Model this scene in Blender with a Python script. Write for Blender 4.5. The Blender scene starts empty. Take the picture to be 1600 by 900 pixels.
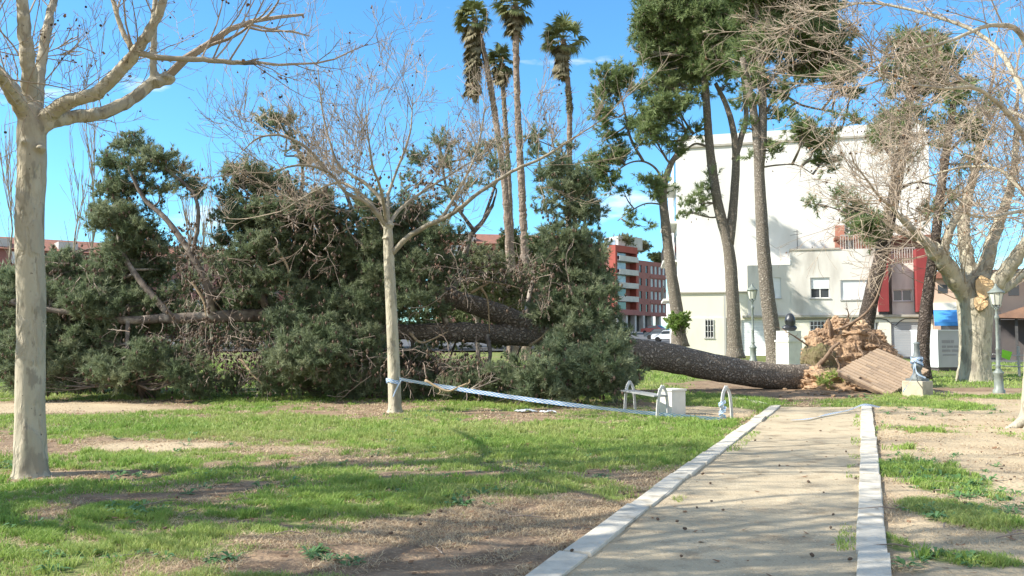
import bpy, math, random
import numpy as np
from mathutils import Vector

# ------------------------------------------------------------------ camera, sky, sun, exposure
SC = bpy.context.scene
COL = SC.collection
F_PX, CAM_H = 1350.0, 1.65
PITCH = math.atan(75.0 / F_PX)
cam_data = bpy.data.cameras.new('camera')
cam_data.sensor_width = 36.0
cam_data.lens = F_PX / 1600.0 * 36.0
cam_data.clip_start = 0.05
cam_data.clip_end = 6000.0
cam = bpy.data.objects.new('camera', cam_data)
COL.objects.link(cam)
cam.location = (0, 0, CAM_H)
cam.rotation_euler = (math.pi / 2 + PITCH, 0, 0)
SC.camera = cam

SUN_EL = math.radians(38)
SUN_H = Vector((-0.985, -0.17)).normalized()          # horizontal direction towards the sun
SUN_DIR = Vector((SUN_H.x * math.cos(SUN_EL), SUN_H.y * math.cos(SUN_EL), math.sin(SUN_EL)))
world = bpy.data.worlds.new('World')
SC.world = world
world.use_nodes = True
wt = world.node_tree
bg = wt.nodes['Background']
sky = wt.nodes.new('ShaderNodeTexSky')
sky.sky_type = 'NISHITA'
sky.sun_disc = False
sky.sun_elevation = SUN_EL
sky.sun_rotation = math.atan2(SUN_H.x, SUN_H.y)
sky.air_density = 1.0
sky.dust_density = 0.2
sky.ozone_density = 1.6
# low white clouds close to the horizon
tc = wt.nodes.new('ShaderNodeTexCoord')
mp = wt.nodes.new('ShaderNodeMapping'); mp.inputs['Scale'].default_value = (2.2, 2.2, 9.0)
nz = wt.nodes.new('ShaderNodeTexNoise'); nz.inputs['Scale'].default_value = 2.4; nz.inputs['Detail'].default_value = 7
sep = wt.nodes.new('ShaderNodeSeparateXYZ')
mr = wt.nodes.new('ShaderNodeMapRange'); mr.inputs['From Min'].default_value = 0.175; mr.inputs['From Max'].default_value = 0.09
mr.inputs['To Min'].default_value = 0.0; mr.inputs['To Max'].default_value = 0.20
ad = wt.nodes.new('ShaderNodeMath'); ad.operation = 'ADD'
mr2 = wt.nodes.new('ShaderNodeMapRange'); mr2.inputs['From Min'].default_value = 0.66; mr2.inputs['From Max'].default_value = 0.82
mul = wt.nodes.new('ShaderNodeMix'); mul.data_type = 'RGBA'; mul.blend_type = 'MULTIPLY'; mul.inputs['Factor'].default_value = 1.0
mul.inputs['B'].default_value = (0.49, 0.92, 1.15, 1)
mix = wt.nodes.new('ShaderNodeMix'); mix.data_type = 'RGBA'
mix.inputs['B'].default_value = (7.2, 7.0, 6.7, 1)
L = wt.links.new
L(tc.outputs['Generated'], mp.inputs['Vector']); L(mp.outputs['Vector'], nz.inputs['Vector'])
L(tc.outputs['Generated'], sep.inputs['Vector']); L(sep.outputs['Z'], mr.inputs['Value'])
L(nz.outputs['Fac'], ad.inputs[0]); L(mr.outputs['Result'], ad.inputs[1])
# unseen cloud added overhead and behind the camera to whiten the fill light
mr3 = wt.nodes.new('ShaderNodeMapRange'); mr3.inputs['From Min'].default_value = 0.05; mr3.inputs['From Max'].default_value = -0.35; mr3.inputs['To Max'].default_value = 0.22
mr4 = wt.nodes.new('ShaderNodeMapRange'); mr4.inputs['From Min'].default_value = 0.50; mr4.inputs['From Max'].default_value = 0.72; mr4.inputs['To Max'].default_value = 0.19
mxm = wt.nodes.new('ShaderNodeMath'); mxm.operation = 'MAXIMUM'; ad2 = wt.nodes.new('ShaderNodeMath'); ad2.operation = 'ADD'
L(sep.outputs['Y'], mr3.inputs['Value']); L(sep.outputs['Z'], mr4.inputs['Value']); L(mr3.outputs['Result'], mxm.inputs[0]); L(mr4.outputs['Result'], mxm.inputs[1])
L(ad.outputs[0], ad2.inputs[0]); L(mxm.outputs[0], ad2.inputs[1]); L(ad2.outputs[0], mr2.inputs['Value'])
L(sky.outputs['Color'], mul.inputs['A']); L(mul.outputs['Result'], mix.inputs['A']); L(mr2.outputs['Result'], mix.inputs['Factor'])
L(mix.outputs['Result'], bg.inputs['Color'])
bg.inputs['Strength'].default_value = 0.13
sun_data = bpy.data.lights.new('sun', 'SUN')
sun_data.energy = 5.0
sun_data.angle = math.radians(0.5)
sun_data.color = (1.0, 0.95, 0.86)
sun = bpy.data.objects.new('sun', sun_data)
COL.objects.link(sun)
sun.rotation_euler = SUN_DIR.to_track_quat('Z', 'Y').to_euler()
SC.view_settings.view_transform = 'Standard'
SC.view_settings.look = 'None'
SC.view_settings.exposure = 0.88
SC.view_settings.gamma = 1.0
SC.view_settings.use_curve_mapping = False
SC.cycles.max_bounces = 6
SC.cycles.transparent_max_bounces = 6

# ------------------------------------------------------------------ geometry helpers
rng = np.random.default_rng(7)
random.seed(7)
ct, st_ = math.cos(PITCH), math.sin(PITCH)

def ray(px, py):
    u = (px - 800.0) / F_PX; v = (450.0 - py) / F_PX
    return np.array([u, ct - v * st_, st_ + v * ct])

def W(px, py, Y):
    """point at distance Y (metres ahead) seen in the direction px, py of the survey photograph"""
    d = ray(px, py)
    return np.array([0, 0, CAM_H]) + d * (Y / d[1])

def smooth(a, b, x):
    t = np.clip((np.asarray(x, float) - a) / (b - a), 0, 1)
    return t * t * (3 - 2 * t)

def terrain(x, y):
    return 0.25 * smooth(30, 41, y) + 2.15 * smooth(72, 185, y)

def G(px, py):
    d = ray(px, py)
    z = 0.0
    p = np.array([0, 0, 0.])
    for _ in range(30):
        t = (z - CAM_H) / d[2]
        p = np.array([0, 0, CAM_H]) + d * t
        z = float(terrain(p[0], p[1]))
        if abs(p[1]) > 400: break
    return p

def vnoise3(p, s, seed=0, octs=4):
    return (vnoise(p[..., 0], p[..., 1], s, seed, octs) + vnoise(p[..., 1] + 7.3, p[..., 2], s, seed + 3, octs) + vnoise(p[..., 2] - 3.1, p[..., 0], s, seed + 6, octs)) / 3

def hash2(ix, iy, seed):
    h = (ix.astype(np.int64) * 374761393 + iy.astype(np.int64) * 668265263 + seed * 1274126177) & 0x7fffffff
    h = ((h ^ (h >> 13)) * 1274126177) & 0x7fffffff
    return ((h ^ (h >> 16)) & 0xffff) / 65535.0

def vnoise(x, y, s, seed=0, octs=4):
    out = 0; amp = 1; tot = 0
    x = np.asarray(x, float) / s; y = np.asarray(y, float) / s
    for o in range(octs):
        ix = np.floor(x); iy = np.floor(y); fx = x - ix; fy = y - iy
        fx = fx * fx * (3 - 2 * fx); fy = fy * fy * (3 - 2 * fy)
        a = hash2(ix, iy, seed + o); b = hash2(ix + 1, iy, seed + o)
        c = hash2(ix, iy + 1, seed + o); d = hash2(ix + 1, iy + 1, seed + o)
        out = out + amp * ((a * (1 - fx) + b * fx) * (1 - fy) + (c * (1 - fx) + d * fx) * fy)
        tot += amp; amp *= 0.5; x = x * 2.03 + 11.3; y = y * 2.03 + 5.7
    return out / tot

class Geo:
    """collects verts and faces (triangles / quads) and an optional per-vertex tint"""
    def __init__(s):
        s.v = []; s.t = []; s.q = []; s.n = 0; s.tint = []
    def add(s, v, tris=None, quads=None, tint=None):
        v = np.asarray(v, np.float32).reshape(-1, 3)
        s.v.append(v)
        if tris is not None and len(tris): s.t.append(np.asarray(tris, np.int64).reshape(-1, 3) + s.n)
        if quads is not None and len(quads): s.q.append(np.asarray(quads, np.int64).reshape(-1, 4) + s.n)
        if tint is None: tint = 0.5
        s.tint.append(np.full(len(v), tint, np.float32) if np.isscalar(tint) else np.asarray(tint, np.float32))
        s.n += len(v)
    def box(s, lo, hi, M=None, tint=None):
        x0, y0, z0 = lo; x1, y1, z1 = hi
        v = np.array([[x0,y0,z0],[x1,y0,z0],[x1,y1,z0],[x0,y1,z0],[x0,y0,z1],[x1,y0,z1],[x1,y1,z1],[x0,y1,z1]], float)
        if M is not None: v = v @ M[:3, :3].T + M[:3, 3]
        s.add(v, quads=[[0,3,2,1],[4,5,6,7],[0,1,5,4],[1,2,6,5],[2,3,7,6],[3,0,4,7]], tint=tint)
    def tube(s, pts, rad, n=6, cap=True, rough=0.0, tint=None, seed=0, lobes=None):
        P = np.asarray(pts, float); m = len(P)
        R = np.full(m, rad, float) if np.isscalar(rad) else np.asarray(rad, float)
        T = np.gradient(P, axis=0); T /= np.linalg.norm(T, axis=1)[:, None] + 1e-9
        up = np.array([0, 0, 1.0]) if abs(T[0, 2]) < 0.8 else np.array([1.0, 0, 0])
        a = np.cross(T[0], up); a /= np.linalg.norm(a)
        A = np.empty_like(P)
        for i in range(m):
            a = a - T[i] * a.dot(T[i]); a /= np.linalg.norm(a) + 1e-9; A[i] = a
        B = np.cross(T, A)
        ang = np.arange(n) * 2 * math.pi / n
        rr = R[:, None] * np.ones(n)[None]
        if rough:
            r0 = np.random.default_rng(seed + m)
            k = r0.normal(0, 1, (m, n)); k = (k + np.roll(k, 1, 0) + np.roll(k, 1, 1)) / 2
            rr = rr * (1 + rough * k)
        if lobes is not None:
            z = (P[:, 2] - P[0, 2])[:, None]; k = np.exp(-np.maximum(0, z) / lobes[1])
            rr = rr * (1 + lobes[0] * k * (np.sin(ang[None] * 5 + 1) * .6 + np.sin(ang[None] * 8 + 2) * .4 + .25))
        V = P[:, None] + rr[..., None] * (np.cos(ang)[None, :, None] * A[:, None] + np.sin(ang)[None, :, None] * B[:, None])
        i = np.arange(m - 1)[:, None] * n; j = np.arange(n)[None]; j2 = (j + 1) % n
        Q = np.stack([i + j, i + j2, i + n + j2, i + n + j], -1).reshape(-1, 4)
        V = V.reshape(-1, 3); tr = []
        if cap:
            V = np.vstack([V, P[0], P[-1]]); c0, c1 = m * n, m * n + 1
            for k in range(n):
                tr.append([c0, (k + 1) % n, k]); tr.append([c1, (m - 1) * n + k, (m - 1) * n + (k + 1) % n])
        s.add(V, tris=tr, quads=Q, tint=tint)
    def lathe(s, prof, n=16, org=(0, 0, 0), tint=None):
        prof = np.asarray(prof, float); m = len(prof)
        ang = np.arange(n) * 2 * math.pi / n
        V = np.stack([prof[:, 0][:, None] * np.cos(ang), prof[:, 0][:, None] * np.sin(ang), prof[:, 1][:, None] * np.ones(n)], -1).reshape(-1, 3) + np.asarray(org)
        i = np.arange(m - 1)[:, None] * n; j = np.arange(n)[None]; j2 = (j + 1) % n
        s.add(V, quads=np.stack([i + j, i + j2, i + n + j2, i + n + j], -1).reshape(-1, 4), tint=tint)
    def build(s, name, m, parent=None, smooth_=False, props=None):
        me = bpy.data.meshes.new(name)
        V = np.vstack(s.v) if s.v else np.zeros((0, 3))
        T = np.vstack(s.t) if s.t else np.zeros((0, 3), int)
        Q = np.vstack(s.q) if s.q else np.zeros((0, 4), int)
        org = np.zeros(3)
        if parent is not None: org = np.array(parent.location)
        elif props is not None and len(V):
            org = np.array([V[:, 0].mean(), V[:, 1].mean(), V[:, 2].min()])
        V = V - org
        me.vertices.add(len(V)); me.vertices.foreach_set('co', V.astype(np.float32).ravel())
        nl = T.size + Q.size
        me.loops.add(nl); me.loops.foreach_set('vertex_index', np.concatenate([T.ravel(), Q.ravel()]).astype(np.int32))
        npoly = len(T) + len(Q)
        me.polygons.add(npoly)
        ls = np.concatenate([np.arange(len(T)) * 3, T.size + np.arange(len(Q)) * 4]).astype(np.int32)
        lt = np.concatenate([np.full(len(T), 3), np.full(len(Q), 4)]).astype(np.int32)
        me.polygons.foreach_set('loop_start', ls); me.polygons.foreach_set('loop_total', lt)
        me.polygons.foreach_set('use_smooth', np.full(npoly, bool(smooth_)))
        at = me.attributes.new('tint', 'FLOAT', 'POINT'); at.data.foreach_set('value', np.concatenate(s.tint).astype(np.float32))
        me.update(calc_edges=True)
        o = bpy.data.objects.new(name, me); COL.objects.link(o)
        o.data.materials.append(m)
        if parent is not None: o.parent = parent
        else: o.location = org
        if props: 
            for k, v_ in props.items(): o[k] = v_
        return o

def thing(name, label, cat, loc=(0, 0, 0), group=None):
    o = bpy.data.objects.new(name, None); COL.objects.link(o)
    o.location = [float(c) for c in loc]; o.empty_display_size = 0.3
    o['label'] = label; o['category'] = cat
    if group: o['group'] = group
    return o
def P_(label, cat, group=None):
    d = {'label': label, 'category': cat}
    if group: d['group'] = group
    return d

def rotz(a, loc=(0, 0, 0)):
    M = np.eye(4); c, s = math.cos(a), math.sin(a)
    M[0, 0] = c; M[0, 1] = -s; M[1, 0] = s; M[1, 1] = c; M[:3, 3] = loc
    return M

def spline(pts, k=6):
    """Catmull-Rom through the points"""
    P = np.asarray(pts, float)
    if len(P) < 3: 
        t = np.linspace(0, 1, k + 1)[:, None]
        return P[0] * (1 - t) + P[-1] * t
    Q = np.vstack([2 * P[0] - P[1], P, 2 * P[-1] - P[-2]]); out = []
    for i in range(len(P) - 1):
        p0, p1, p2, p3 = Q[i:i + 4]
        for t in np.linspace(0, 1, k, endpoint=False):
            out.append(0.5 * ((2 * p1) + (-p0 + p2) * t + (2 * p0 - 5 * p1 + 4 * p2 - p3) * t * t + (-p0 + 3 * p1 - 3 * p2 + p3) * t ** 3))
    out.append(P[-1])
    return np.array(out)

# ------------------------------------------------------------------ materials
def rgb(c): return (c[0], c[1], c[2], 1)
def mat(name, base, var=None, scale=4.0, bump=0.0, bscale=30.0, rough=0.8, metal=0.0, stretch=None,
        tint=None, transl=0.0, detail=5, spec=0.3, third=None, tscale=1.0, tthr=(0.5, 0.62), coords='Object'):
    m = bpy.data.materials.new(name); m.use_nodes = True
    nt = m.node_tree; N = nt.nodes; lk = nt.links.new
    b = N['Principled BSDF']; out = N['Material Output']
    b.inputs['Roughness'].default_value = rough; b.inputs['Metallic'].default_value = metal
    b.inputs['Specular IOR Level'].default_value = spec
    c = N.new('ShaderNodeTexCoord'); src = c.outputs[coords]
    if stretch:
        mpn = N.new('ShaderNodeMapping'); mpn.inputs['Scale'].default_value = stretch
        lk(src, mpn.inputs['Vector']); src = mpn.outputs['Vector']
    col = None
    def mixc(a, bcol, fac):
        x = N.new('ShaderNodeMix'); x.data_type = 'RGBA'
        if isinstance(a, tuple): x.inputs['A'].default_value = a
        else: lk(a, x.inputs['A'])
        if isinstance(bcol, tuple): x.inputs['B'].default_value = bcol
        else: lk(bcol, x.inputs['B'])
        lk(fac, x.inputs['Factor']); return x.outputs['Result']
    if var is not None:
        n = N.new('ShaderNodeTexNoise'); n.inputs['Scale'].default_value = scale; n.inputs['Detail'].default_value = detail
        lk(src, n.inputs['Vector'])
        r = N.new('ShaderNodeMapRange'); r.inputs['From Min'].default_value = 0.32; r.inputs['From Max'].default_value = 0.68
        lk(n.outputs['Fac'], r.inputs['Value'])
        col = mixc(rgb(base), rgb(var), r.outputs['Result'])
    else: col = None
    if third is not None:
        n = N.new('ShaderNodeTexNoise'); n.inputs['Scale'].default_value = tscale; n.inputs['Detail'].default_value = 4
        lk(src, n.inputs['Vector'])
        r = N.new('ShaderNodeMapRange'); r.inputs['From Min'].default_value = tthr[0]; r.inputs['From Max'].default_value = tthr[1]
        lk(n.outputs['Fac'], r.inputs['Value'])
        col = mixc(col if col is not None else rgb(base), rgb(third), r.outputs['Result'])
    if tint is not None:
        a = N.new('ShaderNodeAttribute'); a.attribute_name = 'tint'
        col = mixc(col if col is not None else rgb(base), rgb(tint), a.outputs['Fac'])
    if col is None: b.inputs['Base Color'].default_value = rgb(base)
    else: lk(col, b.inputs['Base Color'])
    if bump:
        n2 = N.new('ShaderNodeTexNoise'); n2.inputs['Scale'].default_value = bscale; n2.inputs['Detail'].default_value = 6
        lk(src, n2.inputs['Vector'])
        bp = N.new('ShaderNodeBump'); bp.inputs['Strength'].default_value = 1.0; bp.inputs['Distance'].default_value = bump
        lk(n2.outputs['Fac'], bp.inputs['Height']); lk(bp.outputs['Normal'], b.inputs['Normal'])
    if transl:
        tr = N.new('ShaderNodeBsdfTranslucent')
        if col is None: tr.inputs['Color'].default_value = rgb(base)
        else: lk(col, tr.inputs['Color'])
        ms = N.new('ShaderNodeMixShader'); ms.inputs['Fac'].default_value = transl
        lk(b.outputs[0], ms.inputs[1]); lk(tr.outputs[0], ms.inputs[2]); lk(ms.outputs[0], out.inputs['Surface'])
    return m

def bark_pine(name, a, b_, crack, sc=7.0, dist=0.05):
    m = bpy.data.materials.new(name); m.use_nodes = True
    nt = m.node_tree; N = nt.nodes; lk = nt.links.new; b = N['Principled BSDF']
    b.inputs['Roughness'].default_value = 0.95; b.inputs['Specular IOR Level'].default_value = 0.1
    c = N.new('ShaderNodeTexCoord')
    nn = N.new('ShaderNodeTexNoise'); nn.inputs['Scale'].default_value = 3; nn.inputs['Detail'].default_value = 6
    lk(c.outputs['Object'], nn.inputs['Vector'])
    va = N.new('ShaderNodeVectorMath'); va.operation = 'SCALE'; va.inputs['Scale'].default_value = 0.5
    lk(nn.outputs['Color'], va.inputs[0])
    vb = N.new('ShaderNodeVectorMath'); vb.operation = 'ADD'; lk(c.outputs['Object'], vb.inputs[0]); lk(va.outputs[0], vb.inputs[1])
    vo = N.new('ShaderNodeTexVoronoi'); vo.feature = 'DISTANCE_TO_EDGE'; vo.inputs['Scale'].default_value = sc
    lk(vb.outputs[0], vo.inputs['Vector'])
    r = N.new('ShaderNodeMapRange'); r.inputs['From Max'].default_value = 0.30; lk(vo.outputs['Distance'], r.inputs['Value'])
    n2 = N.new('ShaderNodeTexNoise'); n2.inputs['Scale'].default_value = 9; n2.inputs['Detail'].default_value = 8; lk(c.outputs['Object'], n2.inputs['Vector'])
    m1 = N.new('ShaderNodeMix'); m1.data_type = 'RGBA'; m1.inputs['A'].default_value = rgb(a); m1.inputs['B'].default_value = rgb(b_)
    r2 = N.new('ShaderNodeMapRange'); r2.inputs['From Min'].default_value = .35; r2.inputs['From Max'].default_value = .65
    lk(n2.outputs['Fac'], r2.inputs['Value']); lk(r2.outputs['Result'], m1.inputs['Factor'])
    m2 = N.new('ShaderNodeMix'); m2.data_type = 'RGBA'; m2.inputs['A'].default_value = rgb(crack)
    lk(m1.outputs['Result'], m2.inputs['B']); lk(r.outputs['Result'], m2.inputs['Factor']); lk(m2.outputs['Result'], b.inputs['Base Color'])
    sm = N.new('ShaderNodeMath'); sm.operation = 'MULTIPLY_ADD'; lk(n2.outputs['Fac'], sm.inputs[0]); sm.inputs[1].default_value = 0.6; lk(r.outputs['Result'], sm.inputs[2])
    bp = N.new('ShaderNodeBump'); bp.inputs['Distance'].default_value = dist; lk(sm.outputs[0], bp.inputs['Height']); lk(bp.outputs['Normal'], b.inputs['Normal'])
    return m

M = {}
def plane_bark(name, pale, mid, dark, sc=1.0):
    """flaking plane bark: pale new bark, olive grey old plates, dark specks and scars"""
    m = bpy.data.materials.new(name); m.use_nodes = True
    nt = m.node_tree; N = nt.nodes; lk = nt.links.new; b = N['Principled BSDF']; b.inputs['Roughness'].default_value = .88; b.inputs['Specular IOR Level'].default_value = .2
    c = N.new('ShaderNodeTexCoord'); mp_ = N.new('ShaderNodeMapping'); mp_.inputs['Scale'].default_value = (1, 1, .38); lk(c.outputs['Object'], mp_.inputs['Vector'])
    def nz_(s_, d, src=mp_): n = N.new('ShaderNodeTexNoise'); n.inputs['Scale'].default_value = s_; n.inputs['Detail'].default_value = d; lk(src.outputs[0] if src is mp_ else c.outputs['Object'], n.inputs['Vector']); return n.outputs['Fac']
    def mr_(v, a, b2): r = N.new('ShaderNodeMapRange'); r.inputs['From Min'].default_value = a; r.inputs['From Max'].default_value = b2; lk(v, r.inputs['Value']); return r.outputs['Result']
    def mx_(a, b2, f):
        x = N.new('ShaderNodeMix'); x.data_type = 'RGBA'
        for k_, v in (('A', a), ('B', b2)):
            if isinstance(v, tuple): x.inputs[k_].default_value = rgb(v)
            else: lk(v, x.inputs[k_])
        lk(f, x.inputs['Factor']); return x.outputs['Result']
    p1 = mr_(nz_(3.2 * sc, 5), .47, .53); p2 = mr_(nz_(7.5 * sc, 6), .56, .60); p3 = mr_(nz_(26 * sc, 3, 0), .705, .74); p4 = mr_(nz_(2.2 * sc, 8), .60, .66)
    mot = mr_(nz_(16 * sc, 8), .3, .7)
    col = mx_(pale, mid, p1); col = mx_(col, tuple(v * .86 for v in pale), mot); col = mx_(col, tuple(v * .80 for v in mid), p2); col = mx_(col, dark, p4); col = mx_(col, tuple(v * .45 for v in dark), p3)
    lk(col, b.inputs['Base Color'])
    ad_ = N.new('ShaderNodeMath'); ad_.operation = 'MULTIPLY_ADD'; lk(nz_(11 * sc, 8), ad_.inputs[0]); ad_.inputs[1].default_value = 1.2; lk(p1, ad_.inputs[2])
    a2 = N.new('ShaderNodeMath'); a2.operation = 'SUBTRACT'; lk(ad_.outputs[0], a2.inputs[0]); lk(p3, a2.inputs[1])
    bp_ = N.new('ShaderNodeBump'); bp_.inputs['Distance'].default_value = .022; lk(a2.outputs[0], bp_.inputs['Height']); lk(bp_.outputs['Normal'], b.inputs['Normal'])
    return m
M['plane_bark'] = plane_bark('plane_bark', (0.47, 0.42, 0.31), (0.355, 0.315, 0.235), (0.245, 0.215, 0.165))
M['plane_bark_old'] = mat('old_plane_bark', (0.36, 0.30, 0.21), (0.27, 0.23, 0.165), 2.2, 0.05, 7, 0.9, third=(0.19, 0.16, 0.12), tscale=2.2, tthr=(0.52, 0.68), stretch=(1, 1, 0.35))
M['plane_limb'] = mat('plane_limb', (0.40, 0.34, 0.24), (0.24, 0.21, 0.15), 4.0, 0.01, 20, 0.9, third=(0.15, 0.13, 0.10), tscale=3.5, tthr=(0.54, 0.62))
M['plane_twig'] = mat('plane_twig', (0.42, 0.34, 0.25), (0.26, 0.20, 0.15), 3.0, 0, rough=0.9)
M['seed'] = mat('seed_ball', (0.10, 0.065, 0.045), (0.055, 0.04, 0.03), 40, 0.004, 120, 0.95)
M['old_leaf'] = mat('old_leaf', (0.26, 0.15, 0.08), (0.16, 0.09, 0.05), 9, 0, rough=0.9)
M['pine_bark'] = bark_pine('pine_bark', (0.43, 0.365, 0.30), (0.32, 0.27, 0.22), (0.17, 0.14, 0.11), 9.0, 0.06)
M['pine_bark_light'] = bark_pine('pine_bark_light', (0.40, 0.35, 0.28), (0.26, 0.225, 0.185), (0.20, 0.165, 0.13), 9.0)
M['pine_bark_brown'] = bark_pine('pine_bark_brown', (0.21, 0.17, 0.14), (0.12, 0.095, 0.08), (0.08, 0.062, 0.05), 9.0)
M['pine_limb'] = mat('pine_limb', (0.20, 0.165, 0.135), (0.10, 0.08, 0.065), 6, 0.01, 25, 0.95, third=(0.40, 0.35, 0.28), tscale=2.2, tthr=(0.56, 0.68))
M['dead_twig'] = mat('dead_twig', (0.20, 0.145, 0.11), (0.34, 0.28, 0.23), 2.5, 0, rough=0.95)
M['cone'] = mat('pine_cone', (0.085, 0.055, 0.038), (0.14, 0.10, 0.07), 60, 0.004, 150, 0.9)
M['needle_fallen'] = mat('needle_fallen', (0.118, 0.168, 0.088), (0.155, 0.21, 0.10), 1.6, 0, rough=0.55, tint=(0.29, 0.32, 0.19), transl=0.40, spec=0.35)
M['needle_pine'] = mat('needle_pine', (0.125, 0.18, 0.068), (0.165, 0.225, 0.08), 0.9, 0, rough=0.6, tint=(0.30, 0.355, 0.16), transl=0.42)
M['leaf_dark'] = mat('leaf_dark', (0.045, 0.065, 0.026), (0.08, 0.10, 0.04), 1.2, 0, rough=0.6, tint=(0.12, 0.14, 0.05), transl=0.2)
M['leaf_olive'] = mat('leaf_olive', (0.13, 0.15, 0.065), (0.17, 0.18, 0.09), 1.2, 0, rough=0.6, tint=(0.25, 0.25, 0.14), transl=0.25)
M['leaf_fresh'] = mat('leaf_fresh', (0.13, 0.23, 0.045), (0.2, 0.30, 0.07), 2, 0, rough=0.5, tint=(0.26, 0.34, 0.09), transl=0.35)
M['palm_leaf'] = mat('palm_leaf', (0.11, 0.15, 0.05), (0.17, 0.19, 0.07), 1.0, 0, rough=0.5, tint=(0.28, 0.27, 0.12), transl=0.25)
M['palm_dry'] = mat('palm_dry', (0.33, 0.28, 0.18), (0.19, 0.16, 0.095), 1.5, 0, rough=0.9, tint=(0.13, 0.12, 0.06), transl=0.1)
M['palm_bark'] = mat('palm_bark', (0.27, 0.20, 0.15), (0.14, 0.105, 0.085), 3.0, 0.05, 8, 0.95, third=(0.36, 0.29, 0.23), tscale=3, tthr=(0.55, 0.66), stretch=(1, 1, 2.2))
M['white_wall'] = mat('white_render', (0.78, 0.765, 0.72), (0.71, 0.695, 0.645), 0.35, 0.006, 6, 0.9, third=(0.57, 0.54, 0.47), tscale=0.22, tthr=(0.52, 0.72), stretch=(1, 1, .45))
M['cream_wall'] = mat('cream_render', (0.78, 0.74, 0.60), (0.72, 0.69, 0.58), 0.4, 0.006, 7, 0.9, third=(0.55, 0.52, 0.43), tscale=0.5, tthr=(0.6, 0.8), stretch=(1, 1, 0.35))
M['annex_wall'] = mat('annex_render', (0.74, 0.71, 0.64), (0.64, 0.61, 0.55), 0.5, 0.006, 7, 0.9, third=(0.45, 0.42, 0.37), tscale=0.8, tthr=(0.54, 0.74), stretch=(1, 1, 0.3))
M['bench_white'] = mat('worn_bench_paint', (0.60, 0.60, 0.57), (0.44, 0.43, 0.40), 14, 0, rough=0.7)
M['slat'] = mat('bench_slat', (0.30, 0.31, 0.30), (0.22, 0.22, 0.21), 3, 0, rough=0.8)
M['plane_upper'] = mat('plane_upper_bark', (0.36, 0.31, 0.23), (0.22, 0.19, 0.14), 4.0, 0.012, 22, 0.9, third=(0.14, 0.12, 0.09), tscale=2.6, tthr=(0.5, 0.68))
M['ledge'] = mat('ledge_stone', (0.46, 0.43, 0.37), (0.36, 0.33, 0.28), 2, 0, rough=0.9)
M['red_wall'] = mat('red_painted_wall', (0.27, 0.045, 0.045), (0.22, 0.04, 0.04), 1, 0.004, 8, 0.8)
M['brick_lit_red'] = mat('lit_red_brick', (0.34, 0.085, 0.062), (0.29, 0.075, 0.056), 0.6, 0, rough=0.9)  # sunlit tone of the building's brick, put into the side wall's colour
M['brick_shade_far'] = mat('shade_and_far_brick', (0.30, 0.13, 0.115), (0.25, 0.115, 0.10), 0.5, 0, rough=0.9)  # same brick with the front's shade put into the colour; also the far block
M['terracotta'] = mat('terracotta_wall', (0.48, 0.22, 0.15), (0.40, 0.18, 0.13), 0.3, 0, rough=0.9)
M['brown_wall'] = mat('brown_wall', (0.20, 0.10, 0.08), (0.15, 0.08, 0.06), 0.5, 0, rough=0.9)
M['roof_tile'] = mat('roof_tile', (0.30, 0.13, 0.085), (0.20, 0.10, 0.07), 1.5, 0.03, 6, 0.9)
M['concrete_pale'] = mat('pale_concrete', (0.50, 0.49, 0.46), (0.42, 0.41, 0.38), 1, 0.004, 20, 0.9)
M['glass'] = mat('window_glass', (0.05, 0.06, 0.07), (0.03, 0.035, 0.04), 0.8, 0, rough=0.08, spec=0.8)
M['glass_pale'] = mat('pale_glass', (0.35, 0.42, 0.50), (0.15, 0.18, 0.22), 0.5, 0, rough=0.15, spec=0.8)
M['shutter'] = mat('white_shutter', (0.76, 0.78, 0.78), (0.70, 0.72, 0.73), 1, 0.01, 3, 0.6, stretch=(0.1, 0.1, 9))
M['shutter_grey'] = mat('grey_shutter', (0.40, 0.42, 0.43), (0.34, 0.36, 0.37), 1, 0, rough=0.6)
M['frame_grey'] = mat('grey_frame', (0.35, 0.34, 0.32), None, rough=0.7)
M['frame_white'] = mat('white_frame', (0.78, 0.77, 0.74), None, rough=0.5)
M['dark_metal'] = mat('dark_metal', (0.05, 0.05, 0.05), (0.09, 0.085, 0.08), 6, 0, rough=0.6)
M['rail'] = mat('railing_paint', (0.55, 0.50, 0.46), (0.4, 0.36, 0.33), 2, 0, rough=0.7)
M['lamp_green'] = mat('lamp_green_grey', (0.23, 0.26, 0.22), (0.15, 0.17, 0.15), 7, 0.002, 30, 0.5, spec=0.5)
M['lamp_glass'] = mat('lamp_glass', (0.62, 0.62, 0.52), (0.50, 0.50, 0.42), 3, 0, rough=0.25, spec=0.6)
M['iron'] = mat('cast_iron', (0.17, 0.19, 0.18), (0.09, 0.10, 0.10), 9, 0.004, 40, 0.6, spec=0.5)
M['stone_block'] = mat('stone_block', (0.50, 0.44, 0.33), (0.38, 0.32, 0.23), 3, 0.008, 25, 0.9, third=(0.2, 0.15, 0.10), tscale=2.5, tthr=(0.6, 0.75))
M['white_stone'] = mat('white_stone', (0.72, 0.70, 0.62), (0.62, 0.60, 0.53), 4, 0.003, 40, 0.8)
M['kerb'] = mat('kerb_stone', (0.60, 0.55, 0.45), (0.50, 0.455, 0.37), 9, 0.006, 50, 0.9, third=(0.29, 0.25, 0.18), tscale=3.2, tthr=(0.56, 0.72), tint=None)
M['bronze'] = mat('dark_bronze', (0.022, 0.024, 0.03), (0.04, 0.042, 0.045), 12, 0.004, 30, 0.4, spec=0.5)
M['earth'] = mat('torn_earth', (0.45, 0.30, 0.18), (0.28, 0.18, 0.11), 1.8, 0.09, 5, 0.98, third=(0.55, 0.40, 0.25), tscale=1.1, tthr=(0.5, 0.66), detail=8)
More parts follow.
